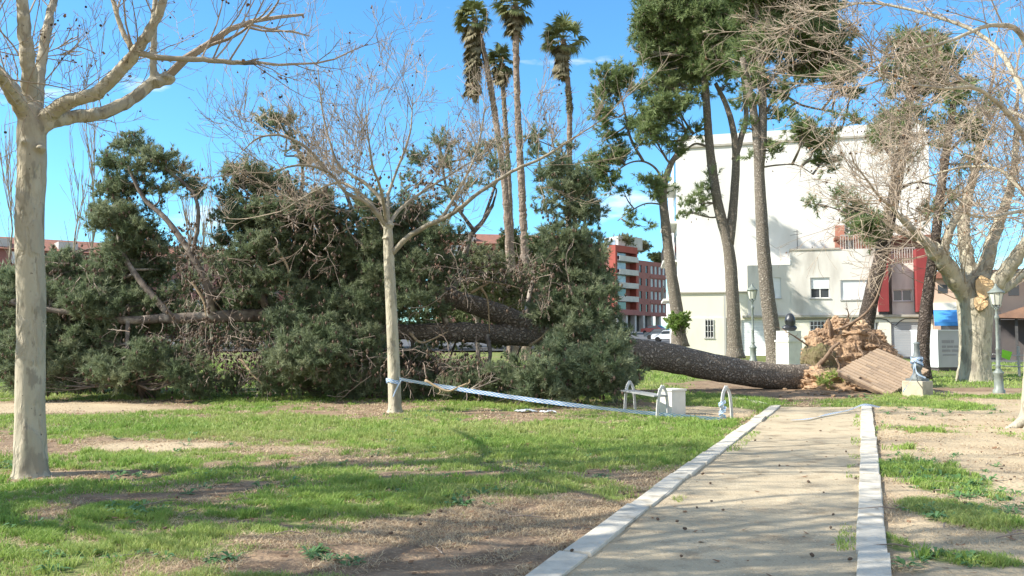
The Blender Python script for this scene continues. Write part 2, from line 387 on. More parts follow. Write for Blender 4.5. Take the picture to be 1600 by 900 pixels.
M['earth_dark'] = mat('torn_turf', (0.19, 0.14, 0.085), (0.13, 0.12, 0.05), 4, 0.04, 9, 0.98)
M['root'] = mat('root_bark', (0.26, 0.18, 0.12), (0.15, 0.10, 0.07), 5, 0.01, 25, 0.95)
M['paving'] = mat('paving_blocks', (0.31, 0.225, 0.155), (0.23, 0.17, 0.12), 3, 0.006, 30, 0.95, tint=(0.37, 0.27, 0.18))
M['mortar'] = mat('paving_bed', (0.13, 0.09, 0.065), (0.20, 0.14, 0.09), 6, 0.01, 30, 1.0)
M['box_white'] = mat('cabinet_white', (0.74, 0.76, 0.76), (0.66, 0.68, 0.68), 1.2, 0, rough=0.6)
M['box_grey'] = mat('cabinet_grey', (0.46, 0.46, 0.46), (0.40, 0.40, 0.40), 1.2, 0, rough=0.6)
M['print'] = mat('grey_print', (0.30, 0.29, 0.30), None, rough=0.7)
M['tag_green'] = mat('lime_tag', (0.30, 0.72, 0.06), None, rough=0.6, transl=0.3)
M['orange_wall'] = mat('orange_wall', (0.60, 0.42, 0.31), (0.52, 0.36, 0.27), 1, 0, rough=0.9)
M['blue_awning'] = mat('blue_awning', (0.06, 0.28, 0.62), (0.05, 0.22, 0.5), 1, 0, rough=0.7)
M['pale_stripe'] = mat('pale_fascia', (0.72, 0.68, 0.56), None, rough=0.8)
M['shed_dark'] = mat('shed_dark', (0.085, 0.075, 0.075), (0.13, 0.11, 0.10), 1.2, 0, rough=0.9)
M['shed_brown'] = mat('shed_roof', (0.30, 0.17, 0.11), (0.20, 0.12, 0.085), 2, 0.01, 8, 0.9)
M['asphalt'] = mat('asphalt', (0.09, 0.09, 0.092), (0.12, 0.12, 0.12), 1, 0.004, 60, 0.9)
M['sawn'] = mat('sawn_wood', (0.66, 0.47, 0.26), (0.50, 0.33, 0.17), 4, 0.04, 12, 0.85, third=(0.45, 0.17, 0.09), tscale=1.4, tthr=(0.60, 0.68))
M['stick'] = mat('pale_stick', (0.46, 0.35, 0.22), (0.32, 0.23, 0.14), 12, 0.003, 40, 0.9)
M['plastic'] = mat('white_plastic', (0.75, 0.78, 0.80), (0.55, 0.60, 0.64), 9, 0.006, 20, 0.4, spec=0.5, transl=0.2)
M['car_dark'] = mat('car_paint_dark', (0.05, 0.06, 0.065), None, rough=0.25, spec=0.6)
M['car_white'] = mat('car_paint_white', (0.74, 0.75, 0.76), None, rough=0.25, spec=0.6)
M['car_red'] = mat('car_paint_red', (0.42, 0.10, 0.08), None, rough=0.25, spec=0.6)
M['rubber'] = mat('rubber', (0.02, 0.02, 0.02), None, rough=0.9)
M['grass'] = mat('grass_blade', (0.19, 0.32, 0.06), (0.29, 0.42, 0.085), 0.6, 0, rough=0.55, tint=(0.42, 0.45, 0.16), transl=0.4, spec=0.3)
M['straw'] = mat('dry_straw', (0.50, 0.38, 0.24), (0.34, 0.24, 0.15), 2.0, 0, rough=0.9, tint=(0.62, 0.50, 0.33), transl=0.15)
M['weed'] = mat('weed_leaf', (0.085, 0.18, 0.05), (0.14, 0.26, 0.08), 1.5, 0, rough=0.5, tint=(0.15, 0.28, 0.12), transl=0.35)

# tape: white plastic with a row of blue checks along each edge (uv-like attributes u along, w across)
def tape_mat():
    m = bpy.data.materials.new('barrier_tape'); m.use_nodes = True
    nt = m.node_tree; N = nt.nodes; lk = nt.links.new; b = N['Principled BSDF']
    b.inputs['Roughness'].default_value = 0.3
    uv = N.new('ShaderNodeUVMap'); uv.uv_map = 'along'
    ch = N.new('ShaderNodeTexChecker'); ch.inputs['Color1'].default_value = (0.22, 0.42, 0.72, 1); ch.inputs['Color2'].default_value = (0.80, 0.83, 0.86, 1)
    ch.inputs['Scale'].default_value = 1.0
    lk(uv.outputs[0], ch.inputs['Vector']); lk(ch.outputs['Color'], b.inputs['Base Color'])
    tr = N.new('ShaderNodeBsdfTranslucent'); lk(ch.outputs['Color'], tr.inputs['Color'])
    ms = N.new('ShaderNodeMixShader'); ms.inputs[0].default_value = 0.3
    lk(b.outputs[0], ms.inputs[1]); lk(tr.outputs[0], ms.inputs[2]); lk(ms.outputs[0], N['Material Output'].inputs['Surface'])
    return m
M['tape'] = tape_mat()
# ------------------------------------------------------------------ ground, path, kerbs
def path_left(y): return 0.198 + 0.4150 * (y - 5.94)
def path_right(y): return 2.44 + 0.4070 * (y - 5.94)
def patch(px, py, rx, ry):
    c = G(px, py); e = G(px + rx, py); a = G(px, py - ry); b = G(px, py + ry)
    return (c[0], (a[1] + b[1]) / 2, abs(e[0] - c[0]), (a[1] - b[1]) / 2)
# strength, patch: + grass, - bare
PAT_G = [(0.55, patch(850, 690, 300, 32)), (0.5, patch(480, 668, 330, 20)), (0.25, patch(150, 668, 130, 14)), (0.35, patch(520, 790, 170, 25)),
         (0.4, patch(220, 805, 110, 20)), (0.35, patch(60, 850, 110, 40)), (0.3, patch(640, 765, 120, 20)), (0.25, patch(850, 760, 120, 14)),
         (-0.75, patch(760, 860, 260, 52)), (-0.6, patch(900, 806, 170, 24)), (-0.3, patch(420, 880, 150, 18)), (-0.35, patch(130, 778, 100, 9)), (-0.5, patch(80, 697, 110, 14)),
         (-0.9, patch(250, 697, 120, 8)), (-0.9, patch(60, 638, 220, 10)), (-0.25, patch(680, 742, 200, 6)), (-0.2, patch(640, 700, 150, 5)), (-0.8, patch(110, 743, 130, 9)),
         (-0.15, patch(760, 655, 200, 6)), (0.15, patch(1000, 720, 130, 20)),
         (0.95, patch(1455, 745, 95, 32)), (0.85, patch(1500, 805, 95, 28)), (0.4, patch(1440, 700, 60, 8)), (0.45, patch(1440, 633, 150, 9)), (0.45, patch(1130, 628, 90, 14)), (-0.9, patch(1230, 612, 120, 14)), (-0.5, patch(1150, 603, 90, 8)), (0.5, patch(1190, 640, 30, 7)), (0.65, patch(1520, 878, 90, 18)), (0.4, patch(1400, 850, 30, 20)), (0.35, patch(1400, 670, 60, 6)),
         (0.3, patch(1140, 640, 60, 10))]
PAT_S = [(1.0, patch(60, 638, 220, 10)), (1.0, patch(250, 697, 120, 8)), (0.6, patch(60, 742, 60, 7)), (0.5, patch(1080, 640, 100, 10)), (0.5, patch(450, 700, 90, 6))]
def pfield(lst, x, y):
    t = 0
    for k, (cx, cy, rx, ry) in lst:
        d = np.sqrt(((x - cx) / rx) ** 2 + ((y - cy) / ry) ** 2)
        t = t + k * (1 - smooth(0.55, 1.25, d + 0.5 * (vnoise(x, y, 0.9, 91) - 0.5)))
    return t
def cover(x, y):
    """grass cover 0..1 and sand 0..1 at a ground point"""
    x = np.asarray(x, float); y = np.asarray(y, float)
    right = smooth(-0.1, 0.3, x - path_right(y) - 0.0)
    far = smooth(21.5, 24, y)
    g = 0.50 + 1.4 * (vnoise(x, y, 1.7, 3) - 0.5) + 0.9 * (vnoise(x, y, 0.35, 13) - 0.5)
    g = g + pfield(PAT_G, x, y)
    g = np.where(right > 0, g - 0.42 * right * (1 - far), g)
    # behind the trunk: green, with a trodden dirt line in front of it
    g = g + far * 0.35 - 0.9 * np.exp(-((y - 25.6 - 0.05 * x) / 1.0) ** 2) * smooth(1, 4, x) * (1 - smooth(17, 19, x))
    xe = x - 0.41 * y
    inpath = (x > path_left(y) + .1) & (x < path_right(y) - .1) & (y < 20.4)
    # the cross path on the right
    yc = 25.3 - 0.22 * (x - 13)
    cp = (1 - smooth(0.65, 0.85, abs(y - yc))) * smooth(12.2, 12.8, x)
    g = g - 2 * cp
    pad = smooth(3.1, 3.4, x) * (1 - smooth(7.6, 8.0, x)) * smooth(17.2, 17.5, y) * (1 - smooth(20.3, 20.7, y)) * (x < path_left(y) - .3)
    g = g - 1.0 * pad
    g = np.clip(g, 0, 1)
    s = np.clip(right * 0.9 * (1 - far) + pfield(PAT_S, x, y) + cp * 0.6 + 0.5 * pad, 0, 1)
    s = np.clip(s + 0.5 * (vnoise(x, y, 0.8, 51) - 0.5), 0, 1)
    return g, s, inpath
def micro(x, y):
    near = smooth(2, 5, y) * (1 - smooth(28, 34, y))
    return near * (0.07 * (vnoise(x, y, 1.6, 33) - 0.5) + 0.03 * (vnoise(x, y, 0.35, 35) - 0.5))
def gz(x, y): return float(terrain(x, y) + micro(np.float64(x), np.float64(y)))

xs = np.concatenate([[-3000, -1200, -500, -250, -120, -70, -45, -30, -24], np.arange(-20, 20.01, 0.125), [24, 30, 38, 50, 70, 120, 250, 500, 1200, 3000]])
ys = np.concatenate([[-300, -100, -40, -15, -6, 0, 2], np.arange(3.2, 34, 0.11), np.arange(34, 74, 2.0), np.arange(76, 190, 6), [200, 300, 500, 1000, 2500, 4500]])
X, Y = np.meshgrid(xs, ys)
gz_ = terrain(X, Y) + micro(X, Y)
gc, sc_, inp = cover(X, Y)
pl, pr = path_left(Y), path_right(Y)
nearpath = (X > pl - .05) & (X < pr + .05) & (Y < 21)
gz_ = np.where((X > pl - 0.35) & (X < pr + 0.35) & (Y < 21.2), terrain(X, Y) - np.where((X > pl) & (X < pr), 0.05, 0.012), gz_)
gg = Geo(); nx, ny = len(xs), len(ys)
i = np.arange(ny - 1)[:, None] * nx + np.arange(nx - 1)[None]
gg.add(np.stack([X, Y, gz_], -1).reshape(-1, 3), quads=np.stack([i, i + 1, i + nx + 1, i + nx], -1).reshape(-1, 4), tint=gc.ravel())

m = bpy.data.materials.new('ground'); m.use_nodes = True
nt = m.node_tree; N = nt.nodes; lk = nt.links.new; b = N['Principled BSDF']
b.inputs['Roughness'].default_value = 0.97; b.inputs['Specular IOR Level'].default_value = 0.1
tcn = N.new('ShaderNodeTexCoord')
def noise(sc, det=6, out='Fac'):
    n = N.new('ShaderNodeTexNoise'); n.inputs['Scale'].default_value = sc; n.inputs['Detail'].default_value = det
    lk(tcn.outputs['Object'], n.inputs['Vector']); return n.outputs[out]
def mrange(src, a, b_, c=0, d=1):
    r = N.new('ShaderNodeMapRange'); r.inputs['From Min'].default_value = a; r.inputs['From Max'].default_value = b_
    r.inputs['To Min'].default_value = c; r.inputs['To Max'].default_value = d; lk(src, r.inputs['Value']); return r.outputs['Result']
def mx(a, b_, f):
    x = N.new('ShaderNodeMix'); x.data_type = 'RGBA'
    for nm, v in (('A', a), ('B', b_)):
        if isinstance(v, tuple): x.inputs[nm].default_value = rgb(v)
        else: lk(v, x.inputs[nm])
    if isinstance(f, float): x.inputs['Factor'].default_value = f
    else: lk(f, x.inputs['Factor'])
    return x.outputs['Result']
ag = N.new('ShaderNodeAttribute'); ag.attribute_name = 'tint'
as_ = N.new('ShaderNodeAttribute'); as_.attribute_name = 'sand'
soil = mx((0.17, 0.115, 0.075), (0.29, 0.205, 0.135), mrange(noise(3.0, 9), .35, .65))
soil = mx(soil, (0.40, 0.29, 0.18), mrange(noise(38, 4), .56, .68))
sand = mx((0.50, 0.40, 0.26), (0.42, 0.33, 0.215), mrange(noise(1.5, 8), .35, .65))
sand = mx(sand, (0.26, 0.19, 0.12), mrange(noise(26, 5), .60, .72))
base = mx(soil, sand, as_.outputs['Fac'])
green = mx((0.12, 0.16, 0.045), (0.22, 0.235, 0.09), mrange(noise(14, 6), .35, .65))
ma = N.new('ShaderNodeMath'); ma.operation = 'MULTIPLY_ADD'; lk(noise(9, 6), ma.inputs[0]); ma.inputs[1].default_value = 0.9; 
mb = N.new('ShaderNodeMath'); mb.operation = 'SUBTRACT'; lk(ag.outputs['Fac'], mb.inputs[0]); mb.inputs[1].default_value = 0.45; lk(mb.outputs[0], ma.inputs[2])
lk(mx(base, green, mrange(ma.outputs[0], .38, .62)), b.inputs['Base Color'])
bp = N.new('ShaderNodeBump'); bp.inputs['Distance'].default_value = 0.03; lk(noise(22, 8), bp.inputs['Height']); lk(bp.outputs['Normal'], b.inputs['Normal'])
ground = gg.build('ground', m, smooth_=True); ground['kind'] = 'structure'
at = ground.data.attributes.new('sand', 'FLOAT', 'POINT'); at.data.foreach_set('value', sc_.ravel().astype(np.float32))

# path sheet
pm = bpy.data.materials.new('path_sand'); pm.use_nodes = True
nt = pm.node_tree; N = nt.nodes; lk = nt.links.new; b = N['Principled BSDF']
b.inputs['Roughness'].default_value = 0.97; b.inputs['Specular IOR Level'].default_value = 0.1
tcn = N.new('ShaderNodeTexCoord')
c1 = mx((0.49, 0.405, 0.275), (0.41, 0.335, 0.225), mrange(noise(1.1, 8), .35, .65))
c1 = mx(c1, (0.28, 0.22, 0.145), mrange(noise(2.6, 9), .52, .72))
c1 = mx(c1, (0.60, 0.53, 0.40), mrange(noise(60, 4), .60, .70))
c1 = mx(c1, (0.22, 0.17, 0.115), mrange(noise(34, 4), .62, .72))
lk(c1, b.inputs['Base Color'])
bp = N.new('ShaderNodeBump'); bp.inputs['Distance'].default_value = 0.012; lk(noise(45, 8), bp.inputs['Height']); lk(bp.outputs['Normal'], b.inputs['Normal'])
yy = np.arange(2.0, 21.0, 0.12); tt = np.linspace(0, 1, 20)
YY, TT = np.meshgrid(yy, tt, indexing='ij')
end = 20.3 + 0.5 * (vnoise(TT * 4, TT * 0, 1, 5) - .5)
YY = np.minimum(YY, end)
XX = path_left(YY) + 0.08 + TT * (path_right(YY) - path_left(YY) - 0.16)
ZZ = 0.004 + 0.02 * (vnoise(XX, YY, 0.7, 77) - 0.5) + 0.0
pg = Geo(); i = np.arange(len(yy) - 1)[:, None] * 20 + np.arange(19)[None]
pg.add(np.stack([XX, YY, ZZ], -1).reshape(-1, 3), quads=np.stack([i, i + 1, i + 21, i + 20], -1).reshape(-1, 4))
o = pg.build('path', pm, smooth_=True); o['kind'] = 'structure'

# kerbs: rows of stones, slightly uneven
for side, fn, y1 in ((0, path_left, 19.9), (1, path_right, 19.8)):
    k = Geo(); y = 2.0; r_ = np.random.default_rng(31 + side)
    a = math.atan(0.411)
    while y < y1:
        L_ = 0.92
        c = np.array([fn(y + L_ / 2), y + L_ / 2]); j = r_.normal(0, 1, 4)
        Mx = rotz(-a + j[0] * 0.006, (c[0] + j[1] * 0.006, c[1], 0.0))
        top = 0.032 + j[2] * 0.006; hl = L_ / 2 / math.cos(a) - 0.006; w = 0.112; e = 0.008
        v = []
        for (sx, sy) in ((-1, -1), (1, -1), (1, 1), (-1, 1)): v.append([sx * w, sy * hl, -0.12])
        for (sx, sy) in ((-1, -1), (1, -1), (1, 1), (-1, 1)): v.append([sx * w, sy * hl, top - e])
        for (sx, sy) in ((-1, -1), (1, -1), (1, 1), (-1, 1)): v.append([sx * (w - e), sy * (hl - e), top])
        v = np.array(v); v[4:] += r_.normal(0, .0035, (8, 3)); v = v @ Mx[:3, :3].T + Mx[:3, 3]
        q = [[8, 9, 10, 11]]
        for b0 in (0, 4):
            for s_ in range(4): q.append([b0 + s_, b0 + (s_ + 1) % 4, b0 + 4 + (s_ + 1) % 4, b0 + 4 + s_])
        k.add(v, quads=q); y += L_
    if side == 0:   # the curved end of the left kerb
        for q0, q1 in ((G(1192, 633), G(1170, 628)), (G(1166, 627), G(1140, 622))):
            d = q1 - q0; an = math.atan2(d[1], d[0]) - math.pi / 2
            Mx = rotz(an, ((q0[0] + q1[0]) / 2, (q0[1] + q1[1]) / 2, 0)); h = np.linalg.norm(d[:2]) / 2
            k.box((-0.1, -h, -0.1), (0.1, h, 0.05), Mx)
    o = k.build('kerb', M['kerb']); o['kind'] = 'structure'

# streets beyond the park
rg = Geo()
for poly in (((24.5, 41, 90, 64),), ((2, 66, 13.6, 74),)):
    x0, y0, x1, y1 = poly[0]
    for yy0 in np.arange(y0, y1, 2.0):
        z0 = float(terrain(0, yy0)) + .012; z1 = float(terrain(0, yy0 + 2)) + .012
        rg.add([[x0, yy0, z0], [x1, yy0, z0], [x1, yy0 + 2, z1], [x0, yy0 + 2, z1]], quads=[[0, 1, 2, 3]])
for yy0 in np.arange(74, 190, 3.0):
    z0 = float(terrain(0, yy0)) + .15; z1 = float(terrain(0, yy0 + 3)) + .15
    rg.add([[-60, yy0, z0], [.19 * yy0 - .4, yy0, z0], [.19 * (yy0 + 3) - .4, yy0 + 3, z1], [-60, yy0 + 3, z1]], quads=[[0, 1, 2, 3]])
o = rg.build('road', M['asphalt']); o['kind'] = 'structure'

# ------------------------------------------------------------------ grass and ground cover
def blades(n, y0, y1, kind, seed):
    r = np.random.default_rng(seed)
    y = np.sqrt(r.uniform(y0 ** 2, y1 ** 2, n)); x = y * r.uniform(-0.68, 0.68, n)
    g, s, inp = cover(x, y)
    okb = ~((x > path_left(y) - .13) & (x < path_right(y) + .13) & (y < 20.2))
    cl = vnoise(x, y, 0.16, 8, 3)
    if kind == 'grass': p = smooth(0.30, 0.85, g) * smooth(0.34, 0.62, cl) * 1.0
    else: p = (smooth(0.05, 0.35, 0.62 - np.abs(g - 0.30)) * 0.6 + 0.34) * (1 - 0.93 * s) * smooth(0.36, 0.62, vnoise(x, y, 0.5, 61, 3)) * 1.6
    # tufts creeping over the far ends and edges of the kerbs
    edge = ((np.abs(x - path_left(y) - 0.25) < 0.10) | (np.abs(x - path_right(y) + 0.2) < 0.07)) & (vnoise(x, y, 0.8, 71, 2) > 0.60) & (y < 20.4)
    if kind == 'grass': okb = okb | edge; p = np.where(edge, 0.22, p)
    keep = okb & (r.random(n) < p); x = x[keep]; y = y[keep]; g = g[keep]; cl = cl[keep]
    return x, y, g, cl, r
def blade_mesh(G_, x, y, h, w, lean, r, tint, base=0.0):
    n = len(x); a = r.uniform(0, 2 * math.pi, n); la = r.uniform(0, 2 * math.pi, n)
    z = terrain(x, y) + micro(x, y) + base
    dx, dy = np.cos(a) * w / 2, np.sin(a) * w / 2
    lx, ly = np.cos(la) * lean, np.sin(la) * lean
    V = np.stack([np.stack([x - dx, y - dy, z - 0.01], -1), np.stack([x + dx, y + dy, z - 0.01], -1),
                  np.stack([x + dx * .8 + lx * .35, y + dy * .8 + ly * .35, z + h * .6], -1), np.stack([x - dx * .8 + lx * .35, y - dy * .8 + ly * .35, z + h * .6], -1),
                  np.stack([x + lx, y + ly, z + h], -1)], 1)
    b_ = np.arange(n)[:, None] * 5
    G_.add(V.reshape(-1, 3), tris=b_ + np.array([3, 2, 4]), quads=b_ + np.array([0, 1, 2, 3]), tint=np.repeat(tint, 5))
gr = Geo()
for n, y0, y1, w in ((330000, 5.2, 9, .0075), (330000, 9, 15, .011), (260000, 15, 24, .017), (130000, 24, 45, .032)):
    x, y, g, cl, r = blades(n, y0, y1, 'grass', int(y0 * 10))
    h = (0.028 + 0.055 * cl * smooth(.3, 1, g)) * r.uniform(.55, 1.35, len(x)) * (1 + .03 * (y0 - 5))
    blade_mesh(gr, x, y, h, w * r.uniform(.7, 1.3, len(x)), h * r.uniform(.2, 1.1, len(x)), r, np.clip(vnoise(x, y, 2.2, 17, 3) * 1.6 - .4 + r.normal(0, .2, len(x)), 0, 1))
# taller tufts standing out of the short grass
r = np.random.default_rng(85)
for k in range(520):
    y = math.sqrt(r.uniform(5.6 ** 2, 17 ** 2)); x = y * r.uniform(-.62, .62); g_, s_, i_ = cover(np.array([x]), np.array([y]))
    if g_[0] < r.uniform(.15, .7) or (x > path_left(y) - .2 and x < path_right(y) + .2): continue
    n = int(r.integers(20, 60)); sp_ = r.uniform(.03, .09); xx = x + r.normal(0, sp_, n); yy_ = y + r.normal(0, sp_, n); hh = r.uniform(.05, .125) * r.uniform(.5, 1.2, n)
    blade_mesh(gr, xx, yy_, hh, (.006 + .0007 * y) * r.uniform(.7, 1.3, n), hh * r.uniform(.2, 1.0, n), r, np.clip(r.uniform(-.2, .6) + r.normal(0, .1, n), 0, 1))
o = gr.build('grass', M['grass']); o['kind'] = 'stuff'; o['label'] = 'short green winter grass growing in patches over the park soil'; 
sg = Geo()
for n, y0, y1, w in ((150000, 5.2, 9, .0055), (150000, 9, 15, .008), (90000, 15, 23, .014)):
    x, y, g, cl, r = blades(n, y0, y1, 'straw', int(y0 * 10) + 3)
    h = r.uniform(.003, .035, len(x)) * (r.random(len(x)) ** 1.2)
    blade_mesh(sg, x, y, h + .008, w * r.uniform(.7, 1.3, len(x)), r.uniform(.03, .10, len(x)), r, r.random(len(x)), 0.004)
o = sg.build('dry_straw', M['straw']); o['kind'] = 'stuff'; o['label'] = 'flattened dry tan grass lying between the green patches'

# broad leafed weeds
wd = Geo(); r = np.random.default_rng(44)
spots = []
for (px, py, n, sp) in ((45, 825, 9, 40), (200, 800, 14, 60), (345, 880, 5, 28), (480, 880, 5, 30), (590, 775, 12, 60), (655, 690, 10, 60), (740, 780, 10, 50), (1440, 735, 30, 60), (1500, 750, 22, 60), (1560, 800, 14, 50), (1450, 800, 12, 40),
                        (1400, 640, 24, 80), (1500, 640, 18, 80), (860, 730, 14, 100), (420, 765, 10, 90), (180, 745, 8, 80), (560, 720, 12, 160), (820, 700, 12, 160), (300, 690, 8, 120), (1440, 720, 26, 60), (1540, 770, 22, 60), (10, 730, 8, 20), (700, 640, 16, 120), (650, 645, 8, 25), (100, 660, 8, 60), (980, 700, 18, 90), (300, 740, 14, 100), (540, 885, 5, 30), (1350, 625, 24, 50), (1460, 880, 8, 60), (120, 870, 9, 80)):
    for _ in range(n):
        qx, qy = px + r.normal(0, sp * .55), py + r.normal(0, sp * .14)
        if qy < 606 or qy > 905: continue
        p = G(qx, qy)
        if path_left(p[1]) - .2 < p[0] < path_right(p[1]) + .2 and p[1] < 20.6: continue
        spots.append(p)
for p in spots:
    k = r.integers(7, 15); R = r.uniform(.06, .15)
    for j in range(k):
        a = r.uniform(0, 6.28); l = R * r.uniform(.6, 1.1); w = l * .28; el = r.uniform(.15, 1.0)
        d = np.array([math.cos(a), math.sin(a), 0]); sd = np.array([-math.sin(a), math.cos(a), 0]); z = gz(p[0], p[1])
        b0 = np.array([p[0], p[1], z]) + d * .01
        m1 = b0 + d * l * .5 + np.array([0, 0, l * .5 * el]); e = b0 + d * l + np.array([0, 0, l * .35 * el])
        wd.add([b0, m1 - sd * w * .5, m1 + sd * w * .5, e], tris=[[0, 1, 2], [1, 3, 2]], tint=r.random())
o = wd.build('weeds', M['weed']); o['kind'] = 'stuff'; o['label'] = 'broad leafed green weeds scattered in the thin lawn'

# fallen plane leaves and bits of bark
lf = Geo(); r = np.random.default_rng(48)
for _ in range(2600):
    y = math.sqrt(r.uniform(5.4 ** 2, 19 ** 2)); x = y * r.uniform(-.62, .62)
    onp = path_left(y) - .1 < x < path_right(y) + .1
    if onp and r.random() < .72: continue
    z = (0.012 if onp else gz(x, y) + r.uniform(.005, .035)); a = r.uniform(0, 6.28); l = r.uniform(.012, .035) * (1.5 if r.random() < .12 else 1); w = l * r.uniform(.3, .9)
    d = np.array([math.cos(a), math.sin(a), r.uniform(-.1, .25)]); s_ = np.array([-math.sin(a), math.cos(a), r.uniform(-.3, .3)]); p = np.array([x, y, z])
    lf.add([p - d * l, p + s_ * w - d * l * .2, p + d * l + [0, 0, .006], p - s_ * w * .8 + d * l * .2], quads=[[0, 3, 2, 1]], tint=r.random())
o = lf.build('leaf_litter', M['old_leaf']); o['kind'] = 'stuff'; o['label'] = 'small withered brown leaves scattered over lawn and path'
# ------------------------------------------------------------------ buildings
class Fac:
    """a vertical wall plane through two ground points"""
    def __init__(s, a, b):
        s.a = np.array([a[0], a[1], 0.]); d = np.array([b[0] - a[0], b[1] - a[1], 0.]); s.len = np.linalg.norm(d)
        s.u = d / s.len; s.n = np.array([s.u[1], -s.u[0], 0.])       # n points to the camera side
    def sz(s, px, py, off=0.0):
        d = ray(px, py); o = np.array([0, 0, CAM_H])
        t = ((s.a + s.n * off - o).dot(s.n)) / d.dot(s.n); p = o + d * t
        return (p - s.a).dot(s.u), p[2]
    def pt(s, u, z, off=0.0):
        return s.a + s.u * u + s.n * off + np.array([0, 0, z])
    def box(s, g, u0, u1, z0, z1, f, b, tint=None):
        """f, b: front and back offset along the outward normal"""
        v = [s.pt(u0, z0, f), s.pt(u1, z0, f), s.pt(u1, z0, b), s.pt(u0, z0, b), s.pt(u0, z1, f), s.pt(u1, z1, f), s.pt(u1, z1, b), s.pt(u0, z1, b)]
        g.add(v, quads=[[0,3,2,1],[4,5,6,7],[0,1,5,4],[1,2,6,5],[2,3,7,6],[3,0,4,7]], tint=tint)
    def pbox(s, g, px0, px1, py0, py1, f, b, tint=None, zb=None):
        u0, z1 = s.sz(px0, py0, f); u1, _ = s.sz(px1, py0, f); _, z0 = s.sz((px0 + px1) / 2, py1, f)
        if zb is not None: z0 = zb
        s.box(g, u0, u1, z0, z1, f, b, tint)
        return u0, u1, z0, z1
    def wall(s, g, rect, f, depth, holes, rev=0.22):
        """front skin with real openings and reveals, a body behind it"""
        u0, u1, z0, z1 = rect
        us = sorted({u0, u1, *[h[0] for h in holes], *[h[1] for h in holes]}); zs = sorted({z0, z1, *[h[2] for h in holes], *[h[3] for h in holes]})
        for i in range(len(us) - 1):
            for j in range(len(zs) - 1):
                cu, cz = (us[i] + us[i + 1]) / 2, (zs[j] + zs[j + 1]) / 2
                if any(h[0] < cu < h[1] and h[2] < cz < h[3] for h in holes): continue
                g.add([s.pt(us[i], zs[j], f), s.pt(us[i + 1], zs[j], f), s.pt(us[i + 1], zs[j + 1], f), s.pt(us[i], zs[j + 1], f)], quads=[[0, 1, 2, 3]])
        for h in holes:
            A = [s.pt(h[0], h[2], f), s.pt(h[1], h[2], f), s.pt(h[1], h[3], f), s.pt(h[0], h[3], f)]
            B = [p - s.n * rev for p in A]
            g.add(A + B, quads=[[k, (k + 1) % 4, 4 + (k + 1) % 4, 4 + k] for k in range(4)])
        A = [s.pt(u0, z0, f), s.pt(u1, z0, f), s.pt(u1, z1, f), s.pt(u0, z1, f)]
        B = [p - s.n * rev for p in A]
        g.add(A + B, quads=[[k, 4 + k, 4 + (k + 1) % 4, (k + 1) % 4] for k in range(4)])
        s.box(g, u0, u1, z0, z1, f - rev, f - depth)

def prect(F, px0, px1, py0, py1, f):
    u0, z1 = F.sz(px0, py0, f); u1, _ = F.sz(px1, py0, f); _, z0 = F.sz((px0 + px1) / 2, py1, f)
    return [u0, u1, z0, z1]

def window(F, parent, rect, f, kind='slider', rev=0.22, name='window'):
    u0, u1, z0, z1 = rect; g = Geo(); w = 0.06; bk = f - rev + 0.002; ft = f - rev + 0.07
    F.box(g, u0 + .002, u0 + w, z0 + .002, z1 - .002, ft, bk); F.box(g, u1 - w, u1 - .002, z0 + .002, z1 - .002, ft, bk)
    F.box(g, u0 + w, u1 - w, z0 + .002, z0 + w, ft, bk); F.box(g, u0 + w, u1 - w, z1 - w, z1 - .002, ft, bk)
    if kind in ('slider', 'glass'): F.box(g, (u0 + u1) / 2 - .035, (u0 + u1) / 2 + .035, z0 + w, z1 - w, ft + .012, bk)
    fr = g.build(name, M['frame_white'] if kind != 'grille' else M['frame_grey'], parent)
    gp = Geo(); F.box(gp, u0 + w, u1 - w, z0 + w, z1 - w, ft - .035, bk - .003); 
    p = gp.build('pane', M['glass'], parent); p.parent = fr
    p.location = (0, 0, 0)
    if kind == 'slider':
        gs = Geo(); zc = z0 + (z1 - z0) * 0.46
        F.box(gs, u0 + w * .5, u1 - w * .5, zc, z1 - .01, ft + .05, ft + .015)
        s_ = gs.build('shutter', M['shutter_grey'] if (u0 * 7) % 2 > 1 else M['shutter'], parent); s_.parent = fr
    if kind == 'shutter':
        gs = Geo(); F.box(gs, u0 + .01, u1 - .01, z0 + .01, z1 - .01, ft + .06, ft + .012)
        s_ = gs.build('shutter', M['shutter'], parent); s_.parent = fr
    if kind == 'grille':
        gs = Geo(); n = max(3, int((u1 - u0) / .22))
        for k in range(n + 1):
            u = u0 + .03 + (u1 - u0 - .06) * k / n; F.box(gs, u - .018, u + .018, z0, z1, f + .06, f + .024)
        for k in range(4):
            z = z0 + .05 + (z1 - z0 - .1) * k / 3; F.box(gs, u0, u1, z - .018, z + .018, f + .022, f - .015)
        s_ = gs.build('grille', M['frame_white'], parent); s_.parent = fr
    g2 = Geo(); F.box(g2, u0 - .06, u1 + .06, z0 - .07, z0 - .003, f + .06, f - .05)
    s_ = g2.build('sill', M['concrete_pale'], parent); s_.parent = fr
    return fr

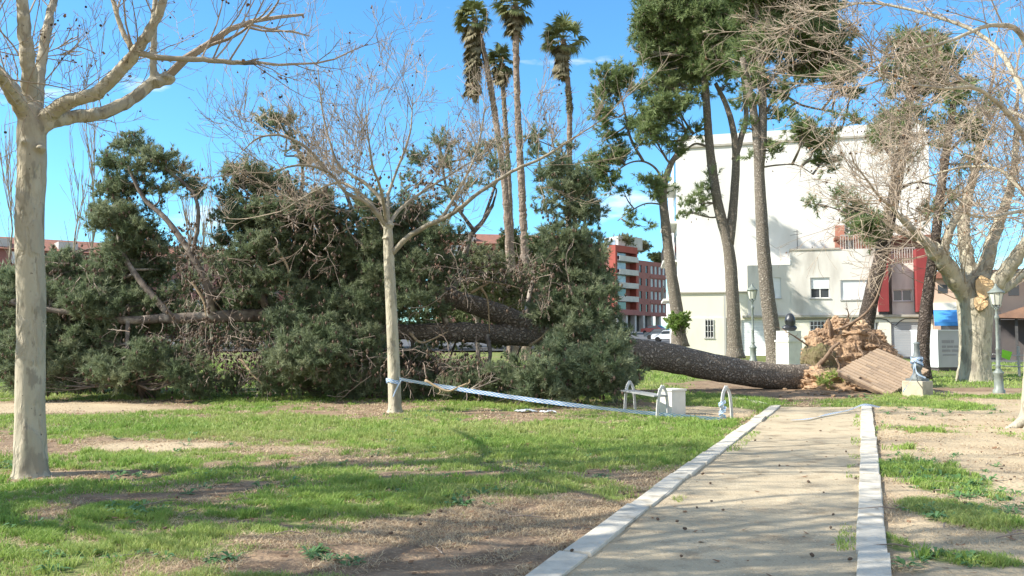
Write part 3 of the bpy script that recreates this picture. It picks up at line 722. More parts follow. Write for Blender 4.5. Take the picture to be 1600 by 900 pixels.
# white apartment block with the blank party wall
A0 = W(1060, 500, 66.0); A1 = W(1458, 500, 61.0)
F1 = Fac(A0, A1)
blk = thing('apartment_block', 'tall white apartment block with a big blank side wall behind the standing pines', 'apartment block', (A0[0], A0[1], .25))
zt = F1.sz(1200, 224)[1]
B0 = W(1046.5, 500, 84.0)
g = Geo()
pA, pB = F1.pt(0, 0), F1.pt(F1.len, 0); bv = np.array([B0[0] - pA[0], B0[1] - pA[1], 0])
v = [pA, pB, pB + bv, pA + bv]
g.add([p + np.array([0, 0, z]) for z in (-.3, zt) for p in v], quads=[[0,1,5,4],[1,2,6,5],[2,3,7,6],[3,0,4,7],[4,5,6,7]])
g.build('wall', M['white_wall'], blk)
g = Geo(); F1.box(g, -.12, F1.len + .1, zt + .002, zt + .16, .12, -17)
g.build('cornice', M['ledge'], blk)
g = Geo(); F1.box(g, .1, F1.len - .1, zt + .162, zt + .95, -.05, -.25)
g.build('parapet', M['white_wall'], blk)
g = Geo(); F1.pbox(g, 1186, 1292, 206, 224, -3.0, -8.0, zb=zt + .1); g.build('stair_tower', M['white_wall'], blk)
g = Geo(); F1.pbox(g, 1335, 1352, 196, 224, -3.0, -4.0, zb=zt + .1); g.build('chimney', M['cream_wall'], blk)
# balconies on the narrow left side
FS = Fac((B0[0], B0[1]), (A0[0], A0[1]))
for k in range(5):
    z = zt - 3.0 * (k + 1) + .3
    if z < 3: break
    sl = Geo(); FS.box(sl, FS.len - 7.0, FS.len - .6, z, z + .16, 1.1, 0.004)
    b_ = sl.build('balcony', M['white_wall'], blk)
    q = Geo()
    for j in range(22):
        u = FS.len - 7.0 + 6.4 * j / 21; FS.box(q, u - .015, u + .015, z + .162, z + 1.1, 1.08, 1.05)
    FS.box(q, FS.len - 7.02, FS.len - .58, z + 1.1, z + 1.15, 1.1, 1.03)
    r_ = q.build('railing', M['dark_metal'], blk); r_.parent = b_
    q = Geo(); FS.box(q, FS.len - 5.0, FS.len - 1.6, z + .162, z + 2.3, .03, -.02)
    r_ = q.build('balcony_door', M['glass'], blk)

# low terraced house in front of it
OF = 2.6
hs = thing('terraced_house', 'low white two storey house with red balcony fins and shuttered windows', 'house', (A0[0], A0[1] - 2, .25))
zg = -0.2
def hole(px0, px1, py0, py1, f=OF): return prect(F1, px0, px1, py0, py1, f)
zl = F1.sz(1250, 496, OF)[1]
# ground floor
h_win1 = hole(1101, 1115, 497, 528); h_gar1 = hole(1158, 1197, 500, 556); h_win2 = hole(1265, 1300, 501, 523)
h_door = hole(1229, 1243, 502, 556); h_win3 = hole(1362, 1373, 503, 527); h_gar2 = hole(1392, 1438, 503, 554); 
u0 = F1.sz(1061, 500, OF)[0]; u1 = F1.sz(1458, 500, OF)[0]
for h in (h_gar1, h_door, h_gar2): h[2] = 0.26
h_win1[3] = min(h_win1[3], zl - .1)
g = Geo(); F1.wall(g, (u0, u1, zg, zl), OF, OF - .01, [h_win1, h_gar1, h_win2, h_door, h_win3, h_gar2])
g.build('ground_floor_wall', M['cream_wall'], hs)
for h, kd in ((h_win1, 'grille'), (h_win2, 'grille'), (h_win3, 'glass')): window(F1, hs, h, OF, kd)
for h, mm in ((h_gar1, 'shutter'), (h_gar2, 'shutter_grey')):
    g = Geo(); nb = 14
    for k in range(nb):
        za = h[2] + (h[3] - h[2]) * k / nb; F1.box(g, h[0] + .002, h[1] - .002, za, h[2] + (h[3] - h[2]) * (k + 1) / nb - .012, OF - .10, OF - .216)
    g.build('garage_door', M[mm], hs)
g = Geo(); F1.box(g, h_door[0] + .002, h_door[1] - .002, h_door[2], h_door[3] - .002, OF - .12, OF - .216); g.build('door', M['shutter_grey'], hs)
# ledge between floors
g = Geo(); F1.box(g, F1.sz(1160, 496, OF)[0], u1 + .1, zl + .002, zl + .16, OF + .22, .003); g.build('ledge', M['ledge'], hs)
# upper floor, left low part
us = F1.sz(1168, 450, OF)[0]; z_a = F1.sz(1110, 458, OF)[1]; z_b = F1.sz(1200, 414, OF)[1]; z_c = F1.sz(1300, 390, OF)[1]; z_d = F1.sz(1410, 410, OF)[1]
u_c = F1.sz(1236, 450, OF)[0]; u_f1 = F1.sz(1372, 450, OF)[0]; u_f1b = F1.sz(1388, 450, OF)[0]
g = Geo(); F1.box(g, u0 + .05, us - .003, zl + .002, z_a, OF - .1, .003); g.build('side_wing', M['cream_wall'], hs)
g = Geo(); F1.box(g, u0 - .05, us - .003, z_a + .002, z_a + .1, OF + .02, .003); g.build('wing_coping', M['ledge'], hs)
hw = hole(1197, 1220, 434, 466)
g = Geo(); F1.wall(g, (us, u_c - .002, zl + .162, z_b), OF, OF - .01, [hw]); g.build('upper_wall', M['annex_wall'], hs); window(F1, hs, hw, OF, 'shutter')
w1 = hole(1266, 1296, 434, 466); w2 = hole(1313, 1362, 438, 468)
g = Geo(); F1.wall(g, (u_c, u_f1, zl + .162, z_c), OF + .05, OF + .04, [w1, w2]); g.build('upper_wall', M['annex_wall'], hs)
window(F1, hs, w1, OF + .05, 'slider'); window(F1, hs, w2, OF + .05, 'shutter')
g = Geo(); F1.box(g, u_c - .06, F1.sz(1312, 400, OF)[0], z_c + .002, z_c + .12, OF + .12, .6); g.build('coping', M['ledge'], hs)
w3 = hole(1397, 1427, 452, 470)
g = Geo(); F1.wall(g, (u_f1b + .3, u1, zl + .162, z_d), OF - .6, OF - .7, [w3]); g.build('upper_wall', M['annex_wall'], hs); window(F1, hs, w3, OF - .6, 'glass')
# red fins
for (pa, pb) in ((1372, 1388), (1432, 1451)):
    g = Geo(); ua = F1.sz(pa, 440, OF + .5)[0]; ub = F1.sz(pb, 440, OF + .5)[0]
    F1.box(g, ua, ub, F1.sz(pa, 487, OF + .5)[1], F1.sz(pa, 389, OF + .5)[1], OF + .62, OF - .65)
    g.build('red_fin', M['red_wall'], hs)
# railings of the terrace
for (pa, pb, off) in ((1314, 1366, OF), (1394, 1430, OF - .65)):
    g = Geo(); ua = F1.sz(pa, 400, off)[0]; ub = F1.sz(pb, 400, off)[0]; za = (z_c if pa < 1390 else z_d) - .0; zt2 = F1.sz(pa, 391, off)[1] + (.02 if pa < 1390 else 0.1)
    za = za + .003; zt2 = max(zt2, za + .95) 
    n = int((ub - ua) / .16)
    for k in range(n + 1):
        u = ua + (ub - ua) * k / n; F1.box(g, u - .025, u + .025, za, zt2, off - .03, off - .08)
    F1.box(g, ua, ub, zt2 + .001, zt2 + .07, off - .01, off - .10)
    g.build('railing', M['rail'], hs)
# set back top storey
zr = F1.sz(1380, 374, .5)[1]
w4 = prect(F1, 1320, 1335, 388, 412, .5); w4[2] = z_c + .05; w4[3] = max(w4[3], w4[2] + 1.9)
g = Geo(); F1.wall(g, (F1.sz(1305, 380, .5)[0], F1.sz(1372, 380, .5)[0], z_c, zr), .5, .49, [w4], .15); g.build('top_storey_wall', M['terracotta'], hs)
g = Geo(); F1.box(g, F1.sz(1372, 380, .5)[0] + .003, F1.sz(1456, 380, .5)[0], z_d - .3, zr, .42, .005); g.build('top_storey_wall', M['brown_wall'], hs)
window(F1, hs, w4, .5, 'glass', .15)
g = Geo(); F1.box(g, F1.sz(1303, 380, .5)[0], F1.sz(1460, 380, .5)[0], zr + .003, zr + .2, 1.0, .003); g.build('roof', M['roof_tile'], hs)
# antenna and cable
g = Geo(); p = F1.pt(F1.sz(1246, 390, 1.5)[0], z_c, 1.5); g.tube([p, p + [0, 0, 1.6]], .025, 5); g.tube([p + [-.5, 0, 1.2], p + [.4, .1, 1.35]], .015, 4); g.tube([p + [-.25, 0, 1.5], p + [.2, .1, 1.45]], .015, 4)
g.build('antenna', M['dark_metal'], hs)
g = Geo(); c = [F1.pt(F1.sz(1380, 497, OF)[0] + u, zl - .12 - .5 * math.exp(-((u - .7) / .35) ** 2), OF + .05) for u in np.linspace(-6, 5, 40)]; g.tube(c, .03, 4); g.build('cable', M['dark_metal'], hs)
g = Geo(); 
for ppx in (1132,): 
    u = F1.sz(ppx, 450, OF)[0]; F1.box(g, u - .07, u + .07, .1, z_a - .2, OF + .14, OF + .004)
g.build('drain_pipe', M['concrete_pale'], hs)

# red brick block far behind, with curved balconies
FR = Fac(W(962, 500, 184.0), W(1041, 500, 200.0)); FL = Fac(W(898, 500, 196.0), W(962, 500, 184.0))
rb = thing('brick_building', 'tall red brick block with stacked balconies and roof garden, beyond the street', 'apartment building', (FR.a[0], FR.a[1], 2.4))
ztp = FR.sz(962, 386)[1]; zgr = 6.2
fl = [(ztp - zgr) / 5 * k + zgr for k in range(6)]; fh = fl[1] - fl[0]
g = Geo(); holes = []
for k in range(5):
    for uu in (9.6, 12.2): holes.append([uu, uu + 1.0, fl[k] + .9, fl[k] + 2.5])
    for uu in np.arange(14.3, FR.len - 1.4, 1.75): holes.append([uu, uu + 1.35, fl[k] + .8, fl[k] + 2.6])
FR.wall(g, (8.8, FR.len, zgr, ztp - 2.2), 0, 20, [h for h in holes if h[3] < ztp - 2.3], .35)
g.build('front_wall', M['brick_shade_far'], rb)
g = Geo(); FR.box(g, 0.002, 8.798, zgr, ztp, -1.6, -20); g.build('bay_wall', M['brick_shade_far'], rb)
g = Geo(); FR.box(g, 0, 8.8, ztp - .9, ztp + .5, .05, -1.598); FR.box(g, 0, .7, zgr, ztp - .902, .05, -1.598); FR.box(g, 8.2, 8.798, zgr, ztp - .902, .02, -1.598); g.build('bay_frame', M['brick_lit_red'], rb)
for h in holes:
    if h[3] > ztp - 2.3: continue
    g = Geo(); FR.box(g, h[0], h[1], h[2], h[3], -.2, -.33); w_ = g.build('window', M['glass_pale'] if h[0] > 14 else M['glass'], rb)
    if h[0] > 14:
        g = Geo(); FR.box(g, h[0] + .6, h[0] + .75, h[2], h[3], -.1, -.19); g.build('mullion', M['frame_white'], rb).parent = w_
for k in range(5):
    g = Geo(); FR.box(g, .7, 8.198, fl[k] + .002, fl[k] + .35, .7, -1.59); FR.box(g, .7, 8.198, fl[k] + .352, fl[k] + 1.15, .7, .58); b_ = g.build('balcony', M['concrete_pale'] if k % 5 else M['brick_shade_far'], rb)
    g = Geo(); FR.box(g, .9, 5.4, fl[k] + 1.2, fl[k] + 3.2, -.9, -1.3); g.build('awning' if k > 1 else 'balcony_glazing', M['glass_pale'] if k > 1 else M['glass'], rb)
    g = Geo(); FR.box(g, 14.0, FR.len, fl[k] - .1, fl[k] + .35, .12, .003)
    if fl[k] < ztp - 3: g.build('string_course', M['brick_shade_far'], rb)
g = Geo(); hl = [[1.5 + FL.len * .45 + 4.0 * j, 1.5 + FL.len * .45 + 4.0 * j + 2.0, fl[4] + .4 - fh * q, fl[4] + 2.6 - fh * q] for j in (0, 1) for q in range(0, 4)]
hl = [h for h in hl if h[1] < FL.len - .5]
FL.wall(g, (0, FL.len - .002, zgr, ztp), 0, .45, hl, .35); g.build('side_wall', M['brick_lit_red'], rb)
for h in hl:
    g = Geo(); FL.box(g, h[0], h[1], h[2], h[3], -.15, -.33); g.build('window', M['shutter'], rb)
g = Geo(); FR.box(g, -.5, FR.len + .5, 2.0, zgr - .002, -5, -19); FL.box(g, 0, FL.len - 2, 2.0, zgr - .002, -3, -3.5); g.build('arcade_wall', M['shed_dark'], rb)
for u in (.5, 4.0, 7.5, 11, 14.5, 18):
    g = Geo(); FR.box(g, u, u + .7, 2.0, zgr - .004, .02, -1.1); g.build('pillar', M['concrete_pale'], rb)
g = Geo(); FL.pbox(g, 944, 966, 372, 387, -3, -10, zb=ztp + .01); g.build('penthouse', M['concrete_pale'], rb)
g = Geo(); FL.pbox(g, 946, 961, 377, 385, -2.9, -2.995, zb=ztp + .5); g.build('penthouse_window', M['glass_pale'], rb)

# terracotta roofed long building behind the palms, and the one far left
def long_house(name, label, pxa, Ya, pxb, Yb, pyt, wallm, seed):
    F = Fac(W(pxa, 500, Ya), W(pxb, 500, Yb)); zt_ = F.sz((pxa + pxb) / 2, pyt)[1]; zb = float(terrain(0, Ya))
    t = thing(name, label, 'apartment building', (F.a[0], F.a[1], zb)); hl = []
    k = 0; z = zt_ - 3.4
    while z > zb + .5:
        u = 1.5
        while u < F.len - 3: hl.append([u, u + 1.7, z + .6, z + 2.3]); u += 4.2
        z -= 3.1
    g = Geo(); F.wall(g, (0, F.len, zb - .5, zt_ - .8), 0, 14, hl, .25); g.build('wall', wallm, t)
    n = 0
    for i_, h in enumerate(hl):
        if n >= 95: break
        n += 1
        g = Geo(); F.box(g, h[0], h[1], h[2], h[3], -.1, -.24); g.build('window', M['shutter'] if (i_ * 7 + seed) % 5 < 2 else M['glass'], t)
    g = Geo(); 
    A = [F.pt(-.6, zt_ - .8, .7), F.pt(F.len + .6, zt_ - .8, .7), F.pt(F.len + .6, zt_ + 1.6, -7), F.pt(-.6, zt_ + 1.6, -7), F.pt(F.len + .6, zt_ - .8, -14.7), F.pt(-.6, zt_ - .8, -14.7)]
    g.add(A, quads=[[0, 1, 2, 3], [3, 2, 4, 5], [0, 5, 4, 1]], tris=[[0, 3, 5], [1, 4, 2]]); g.build('roof', M['roof_tile'], t)
    for u in np.arange(3, F.len - 3, 8.7):
        g = Geo(); F.box(g, u, u + 2.6, zt_ - .6, zt_ + .75, -.6, -4); d = g.build('dormer', M['concrete_pale'] if int(u) % 2 else M['terracotta'], t)
    return t
long_house('terrace_block', 'long terracotta block with a tiled roof, seen between the palm trunks', 690, 138, 905, 142, 374, M['terracotta'], 1)
long_house('terrace_block', 'far brick red block showing at the left edge behind the fallen crown', -60, 118, 500, 150, 392, M['brick_shade_far'], 3)

# right edge: kiosks, cabinet, sheds, fence
FQ = Fac(W(1455, 500, 57.0), W(1800, 500, 52.0))
sh = thing('corner_house', 'orange walled low house with a blue awning behind the big plane tree', 'house', (FQ.a[0], FQ.a[1], .25))
g = Geo(); FQ.pbox(g, 1458, 1700, 432, 572, 0, -8, zb=0.1); g.build('wall', M['orange_wall'], sh)
g = Geo(); FQ.pbox(g, 1456, 1702, 424, 432, .5, -8.5); g.build('roof', M['roof_tile'], sh)
g = Geo(); FQ.pbox(g, 1458, 1560, 473, 484, .15, .003); g.build('fascia', M['pale_stripe'], sh)
g = Geo(); ua, za = FQ.sz(1459, 485, 1.2); ub, _ = FQ.sz(1502, 485, 1.2); zb = za - .75
g.add([FQ.pt(ua, za + .1, .003), FQ.pt(ub, za + .1, .003), FQ.pt(ub, zb, 1.5), FQ.pt(ua, zb, 1.5), FQ.pt(ub, zb - .25, 1.5), FQ.pt(ua, zb - .25, 1.5)], quads=[[0, 1, 2, 3], [3, 2, 4, 5]]); g.build('awning', M['blue_awning'], sh)
for (pa, pb, ya, yb) in ((1470, 1500, 503, 530), (1575, 1592, 445, 462), (1465, 1480, 445, 458)):
    g = Geo(); FQ.pbox(g, pa, pb, ya, yb, .03, -.05); g.build('window', M['glass'], sh)
FK = Fac(W(1548, 500, 50.0), W(1800, 500, 46.0))
ks = thing('market_shed', 'dark open shed with a rusty brown sloping roof at the right edge', 'shed', (FK.a[0], FK.a[1], .25))
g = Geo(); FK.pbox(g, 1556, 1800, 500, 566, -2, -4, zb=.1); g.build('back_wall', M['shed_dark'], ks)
for ppx in (1558, 1585, 1640, 1700):
    g = Geo(); u, z = FK.sz(ppx, 485, 0); FK.box(g, u, u + .15, .1, z, 0, -.15); g.build('post', M['dark_metal'], ks)
g = Geo(); ua, z1_ = FK.sz(1548, 496, .3); ub, _ = FK.sz(1800, 470, .3); z2_ = FK.sz(1600, 466, .3)[1]
A = [FK.pt(ua, z1_, .4), FK.pt(ua + 3, z2_, .4), FK.pt(ub, z2_, .4), FK.pt(ub, z1_ - .3, .4)]; B = [p - FK.n * 4.5 for p in A]
g.add(A + B, quads=[[3, 2, 1, 0], [4, 5, 6, 7], [0, 1, 5, 4], [1, 2, 6, 5], [2, 3, 7, 6], [3, 0, 4, 7]]); g.build('roof', M['shed_brown'], ks)

def cabinet():
    Ct = W(1465, 500, 36.5); a = Fac(W(1423, 500, 37.6), Ct); b_ = Fac(Ct, W(1512, 500, 36.9)); z1 = a.sz(1465, 517)[1] + .0
    t = thing('utility_cabinet', 'large grey and white metal cabinet standing on the grass left of the big plane tree', 'cabinet', (Ct[0], Ct[1], .25))
    pts = [a.pt(0, 0), np.array([Ct[0], Ct[1], 0]), b_.pt(b_.len, 0)]; pts.append(pts[0] + pts[2] - pts[1])
    z0 = 0.33
    g = Geo(); g.add([p + np.array([0, 0, z]) for z in (z0, z1) for p in pts], quads=[[1, 2, 6, 5], [2, 3, 7, 6], [3, 0, 4, 7], [4, 5, 6, 7]]); g.build('body', M['box_grey'], t)
    g = Geo(); a.box(g, .01, a.len - .003, z0, z1 - .003, .02, .003); g.build('side_panel', M['box_white'], t)
    c_ = sum(pts) / 4
    g = Geo(); V = [c_ + (p - c_) * 1.04 + np.array([0, 0, z]) for z in (z1 + .003, z1 + .05) for p in pts]; g.add(V, quads=[[0, 1, 5, 4], [1, 2, 6, 5], [2, 3, 7, 6], [3, 0, 4, 7], [4, 5, 6, 7], [0, 3, 2, 1]]); g.build('roof_panel', M['box_white'], t)
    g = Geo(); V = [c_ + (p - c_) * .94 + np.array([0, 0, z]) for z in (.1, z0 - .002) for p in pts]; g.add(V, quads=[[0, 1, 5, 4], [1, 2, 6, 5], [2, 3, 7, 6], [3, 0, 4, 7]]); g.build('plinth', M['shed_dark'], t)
    g = Geo(); L_ = b_.len
    for row, (zz, h, us_) in enumerate(((1.35, .13, ((.12, .38), (.42, .52))), (1.15, .10, ((.12, .26), (.29, .48), (.52, .72))), (.98, .10, ((.12, .38), (.44, .76))), (.82, .06, ((.14, .6),)))):
        for (q0, q1) in us_:
            u = q0 * L_
            while u < q1 * L_: b_.box(g, u, u + .035, zz, zz + h, .006, .002); u += .055
    g.build('printed_notice', M['print'], t)
cabinet()

def gate_fence():
    t = thing('metal_fence', 'low metal tube fence with two rails in front of the dark shed', 'fence', W(1560, 590, 33)); t.location.z = .1
    F = Fac(W(1556, 500, 33.5), W(1720, 500, 33.5))
    for ppx in (1590, 1650, 1710):
        g = Geo(); u, z1 = F.sz(ppx, 541); F.box(g, u, u + .07, .1, z1, .035, -.035); g.build('post', M['frame_grey'], t)
    for py in (554, 571):
        g = Geo(); _, z = F.sz(1590, py); g.tube([F.pt(u, z - .04 * math.sin(u * 2.3), .05) for u in np.linspace(-.2, F.len, 14)], .025, 6); g.build('rail', M['frame_grey'], t)
    g = Geo(); u, z = F.sz(1563, 546); A = [F.pt(u, z, .12), F.pt(u + .38, z - .1, .14), F.pt(u + .28, z - .42, .12), F.pt(u - .02, z - .3, .12)]
    A2 = [p - F.n * .01 for p in A]; g.add(A + A2, quads=[[3, 2, 1, 0], [4, 5, 6, 7], [0, 1, 5, 4], [1, 2, 6, 5], [2, 3, 7, 6], [3, 0, 4, 7]])
    g.build('tag_card', M['tag_green'], None, props=P_('bright lime green card hanging on the fence beside the right hand street lamp', 'tag'))
gate_fence()

# parked cars in the street by the brick building
def car(px, Y, paint, label, ang):
    c = W(px, 515, Y); z = float(terrain(0, Y)) + .16
    t = thing('parked_car', label, 'car', (c[0], c[1], z), 'cars parked in the street by the brick building')
    Mx = rotz(ang, (c[0], c[1], z)); L_, Wd = 4.2, 1.75
    prof = [(-2.1, .35), (-2.1, .75), (-1.95, .95), (-1.2, 1.0), (-.6, 1.42), (.9, 1.45), (1.6, 1.02), (2.05, .9), (2.1, .6), (2.1, .35)]
    g = Geo(); V = []
    for s_ in (-1, 1):
        for (x, zz) in prof: V.append([x, s_ * (Wd / 2 - (0.12 if zz > 1.1 else 0)), zz])
    V = np.array(V) @ Mx[:3, :3].T + Mx[:3, 3]; n = len(prof)
    q = [[k, (k + 1) % n, n + (k + 1) % n, n + k] for k in range(n)]
    tr = [[0, k + 1, k] for k in range(1, n - 1)] + [[n, n + k, n + k + 1] for k in range(1, n - 1)]
    g.add(V, quads=q, tris=tr); g.build('body', paint, t)
    for s_ in (-1, 1):
        g = Geo(); V = np.array([[-1.05, s_ * .80, 1.03], [-.55, s_ * .775, 1.34], [.85, s_ * .775, 1.36], [1.35, s_ * .80, 1.05]]); V[:, 1] += s_ * .07
        g.add(V @ Mx[:3, :3].T + Mx[:3, 3], quads=[[0, 1, 2, 3]]); g.build('side_window', M['glass'], t)
        for x in (-1.3, 1.3):
            g = Geo(); p0 = Mx[:3, :3] @ np.array([x, s_ * .7, .32]) + Mx[:3, 3]; p1 = Mx[:3, :3] @ np.array([x, s_ * .9, .32]) + Mx[:3, 3]; g.tube([p0, p1], .32, 12); g.build('wheel', M['rubber'], t)
    for (a_, b2) in (((-1.22, 1.01), (-.63, 1.41)), ((1.58, 1.03), (.93, 1.45))):
        g = Geo(); dx = -.02 if a_[0] < 0 else .02
        g.add(np.array([[a_[0] + dx, -.72, a_[1] + .02], [a_[0] + dx, .72, a_[1] + .02], [b2[0] + dx, .64, b2[1] + .01], [b2[0] + dx, -.64, b2[1] + .01]]) @ Mx[:3, :3].T + Mx[:3, 3], quads=[[0, 1, 2, 3]])
        g.build('windscreen' if a_[0] < 0 else 'rear_window', M['glass'], t)
car(1032, 118, M['car_dark'], 'dark parked car nearest the sapling, in the street behind the fallen trunk', -.5)
car(1045, 108, M['car_white'], 'white parked car low behind the fallen trunk beside the sapling', -.3)
car(1022, 146, M['car_red'], 'dull red parked car further up the street before the brick arcade', -.7)
# ------------------------------------------------------------------ vegetation tools
def unit(v): 
    v = np.asarray(v, float); return v / (np.linalg.norm(v) + 1e-9)

def clump_template(nt, nn, seed, nlen, nwid, flat=0.75):
    """a group of needled shoots radiating from a small twig; returns (T,3,3) triangles"""
    r = np.random.default_rng(seed); out = []
    ns = max(5, nt // 3); m = nn * 3
    lean_ = r.normal(0, .5, 3)
    for k in range(ns):
        d = r.normal(0, 1, 3) + lean_; d[2] = d[2] * flat + .15; d /= np.linalg.norm(d)
        o = r.normal(0, .28, 3) * [1, 1, flat]; L_ = r.uniform(.55, 1.25); bend = r.normal(0, .35, 3) + [0, 0, .25]
        t = r.uniform(.12, 1.0, (m, 1)) ** .8; c = o + d * L_ * t + bend * (t ** 2) * L_ * .5
        ax = d + bend * t; ax /= np.linalg.norm(ax, axis=1)[:, None]
        rad_ = r.normal(0, 1, (m, 3)); rad_ -= ax * (rad_ * ax).sum(1)[:, None]; rad_ /= np.linalg.norm(rad_, axis=1)[:, None]
        e = ax * r.uniform(.5, 1.2, (m, 1)) + rad_ * .75; e /= np.linalg.norm(e, axis=1)[:, None]
        s = np.cross(e, r.normal(0, 1, (m, 3))); s /= np.linalg.norm(s, axis=1)[:, None]
        l = nlen * r.uniform(.6, 1.25, (m, 1)); w = nwid * r.uniform(.6, 1.3, (m, 1))
        out.append(np.stack([c - s * w / 2, c + s * w / 2, c + e * l], 1))
    return np.concatenate(out)

def foliage(G_, centers, radii, seed, nt=34, nn=8, nlen=.16, nwid=.024, tint_bias=0.0, flat=0.75):
    """place clumps at centers; needle size stays metric"""
    r = np.random.default_rng(seed); rm = float(np.mean(radii))
    T = [clump_template(nt, nn, seed * 10 + k, nlen / rm, nwid / rm, flat) for k in range(5)]
    for k in range(5):
        idx = np.arange(k, len(centers), 5)
        if not len(idx): continue
        a = r.uniform(0, 2 * math.pi, len(idx)); c, s = np.cos(a), np.sin(a); R = np.asarray(radii)[idx]
        V = T[k].reshape(-1, 3)
        X_ = V[None, :, 0] * c[:, None] - V[None, :, 1] * s[:, None]; Y_ = V[None, :, 0] * s[:, None] + V[None, :, 1] * c[:, None]; Z_ = np.repeat(V[None, :, 2], len(idx), 0)
        P = np.stack([X_, Y_, Z_], -1) * R[:, None, None] + np.asarray(centers)[idx][:, None]
        nv = P.shape[0] * P.shape[1]
        tv = r.uniform(0, 1, (len(idx), 1)) ** 1.5 * .8 + r.uniform(0, .35, (len(idx), len(V) // 3))
        G_.add(P.reshape(-1, 3), tris=np.arange(nv).reshape(-1, 3), tint=np.clip(np.repeat(tv + tint_bias, 3, 1).ravel(), 0, 1))

def fill_cluster(c, rad, n, r, shell=0.5):
    d = r.normal(0, 1, (n, 3)); d /= np.linalg.norm(d, axis=1)[:, None]
    return c + d * (r.random((n, 1)) ** shell) * np.asarray(rad)

def nearest_on(limbs, p, above=0.0):
    """closest skeleton vertex to p, preferring points nearer the limb's base"""
    best = None
    for L_ in limbs:
        d = np.linalg.norm(L_ - p, axis=1) + above * np.maximum(0, L_[:, 2] - p[2])
        k = int(d.argmin())
        if best is None or d[k] < best[0]: best = (d[k], L_, k)
    return best

def pine_crown(root, limbs, clusters, Y, seed, mat_leaf, mat_limb, clump_r=.5, dens=1.0, depth=1.0, nlen=.2, nwid=.035, nt=30, nn=8, limb_r=.07, tint_bias=0., name='foliage', twig_r=.010, shell=.5, cones=True, grow_=1.12):
    """clusters: (px, py, rx, ry[, dY[, density]]) -> clumps + branches reaching them from the limbs"""
    r = np.random.default_rng(seed); C = []; R = []; br = Geo(); nbr = 0; tw = Geo(); co = Geo()
    for cl in clusters:
        px, py, rx, ry = cl[:4]; dY = cl[4] if len(cl) > 4 else r.uniform(-1, 1) * 1.6 * depth; dn = cl[5] if len(cl) > 5 else 1.0
        yy = Y + dY; c = W(px, py, yy); a, b_ = rx * yy / F_PX, ry * yy / F_PX; a *= grow_; b_ *= grow_; dpt = (a + b_) / 2 * .9
        n = max(3, int(dens * dn * 5.5 * 1.5 * (a * b_ * dpt) / (clump_r ** 3) ** .85))
        pts = fill_cluster(c, (a, dpt, b_), n, r, shell)
        pts = pts[pts[:, 2] > terrain(pts[:, 0], pts[:, 1]) + clump_r * .25]
        # branch from skeleton to cluster
        _, L_, k = nearest_on(limbs, c, 0.8); q = L_[k]
        mid = (q + c) / 2 + r.normal(0, .12, 3) * np.linalg.norm(c - q) + np.array([0, 0, -.05 * np.linalg.norm(c - q)])
        path = spline([q, mid, c], 5); lr = limb_r * (0.6 + .5 * min(1.5, a)); 
        if nbr < 80:
            nbr += 1; b1 = Geo(); b1.tube(path, np.linspace(lr, lr * .35, len(path)), 6, rough=.06, seed=seed); b1.build('branch', mat_limb, root, True)
        else: br.tube(path, np.linspace(lr, lr * .35, len(path)), 6, rough=.06, seed=seed)
        for p in pts:
            j = r.integers(3, len(path)); q2 = path[j]; m_ = (q2 + p) / 2 + r.normal(0, .08, 3) * np.linalg.norm(p - q2)
            s_ = spline([q2, m_, p], 3); tw.tube(s_, np.linspace(twig_r * 1.6, twig_r * .6, len(s_)), 3, cap=False)
            if cones and r.random() < .8:
                for _ in range(2):
                    cc = p + r.normal(0, clump_r * .6, 3); h = .06
                    co.add([cc + [0, 0, h], cc + [h * .6, 0, 0], cc + [0, h * .6, 0], cc + [-h * .6, 0, 0], cc + [0, -h * .6, 0], cc - [0, 0, h]], tris=[[0,1,2],[0,2,3],[0,3,4],[0,4,1],[5,2,1],[5,3,2],[5,4,3],[5,1,4]])
        C.append(pts); R.append(clump_r * r.uniform(.45, 1.2, len(pts)))
    C = np.vstack(C); R = np.concatenate(R); g = Geo()
    foliage(g, C, R, seed, nt, nn, nlen, nwid, tint_bias)
    g.build(name, mat_leaf, root)['kind'] = 'stuff'; tw.build('twigs', mat_limb, root)['kind'] = 'stuff'
    if br.n: br.build('small_branches', mat_limb, root, True)['kind'] = 'stuff'
    if cones and co.n: co.build('cones', M['cone'], root)['kind'] = 'stuff'
    return C

def grow(G_, p, d, L_, r0, lvl, r, up=.25, ends=None, kids=(5, 9), wander=.22, angle=(.45, .95), kid_len=(.35, .6), rmin=.0025, tri=3):
    """a bare shoot with side twigs; appends tip points to ends"""
    k = 6 if lvl else 4; pts = [np.array(p, float)]; d = unit(d)
    for i in range(k):
        d = unit(d + r.normal(0, wander, 3) * .6 + np.array([0, 0, up * .35])); pts.append(pts[-1] + d * L_ / k)
    pts = np.array(pts); R = np.linspace(r0, max(rmin, r0 * .3), len(pts))
    G_.tube(pts, R, 5 if r0 > .012 else tri, cap=False)
    if ends is not None: ends.append(pts[-1])
    if lvl <= 0: return
    n = int(r.integers(*kids))
    for j in range(n):
        t = r.uniform(.18, 1.0); i = min(k - 1, int(t * k)); q = pts[i] + (pts[i + 1] - pts[i]) * (t * k - i)
        tan = unit(pts[i + 1] - pts[i]); s_ = unit(np.cross(tan, r.normal(0, 1, 3))); an = r.uniform(*angle)
        dd = tan * math.cos(an) + s_ * math.sin(an) + np.array([0, 0, up * .3])
        grow(G_, q, dd, L_ * r.uniform(*kid_len) * (1.1 - .4 * t), max(rmin, r0 * (1 - .6 * t) * .55), lvl - 1, r, up, ends, kids, wander, angle, kid_len, rmin, tri)

def along(L_, t):
    x = t * (len(L_) - 1); i = min(len(L_) - 2, int(x)); return L_[i] + (L_[i + 1] - L_[i]) * (x - i), unit(L_[i + 1] - L_[i])

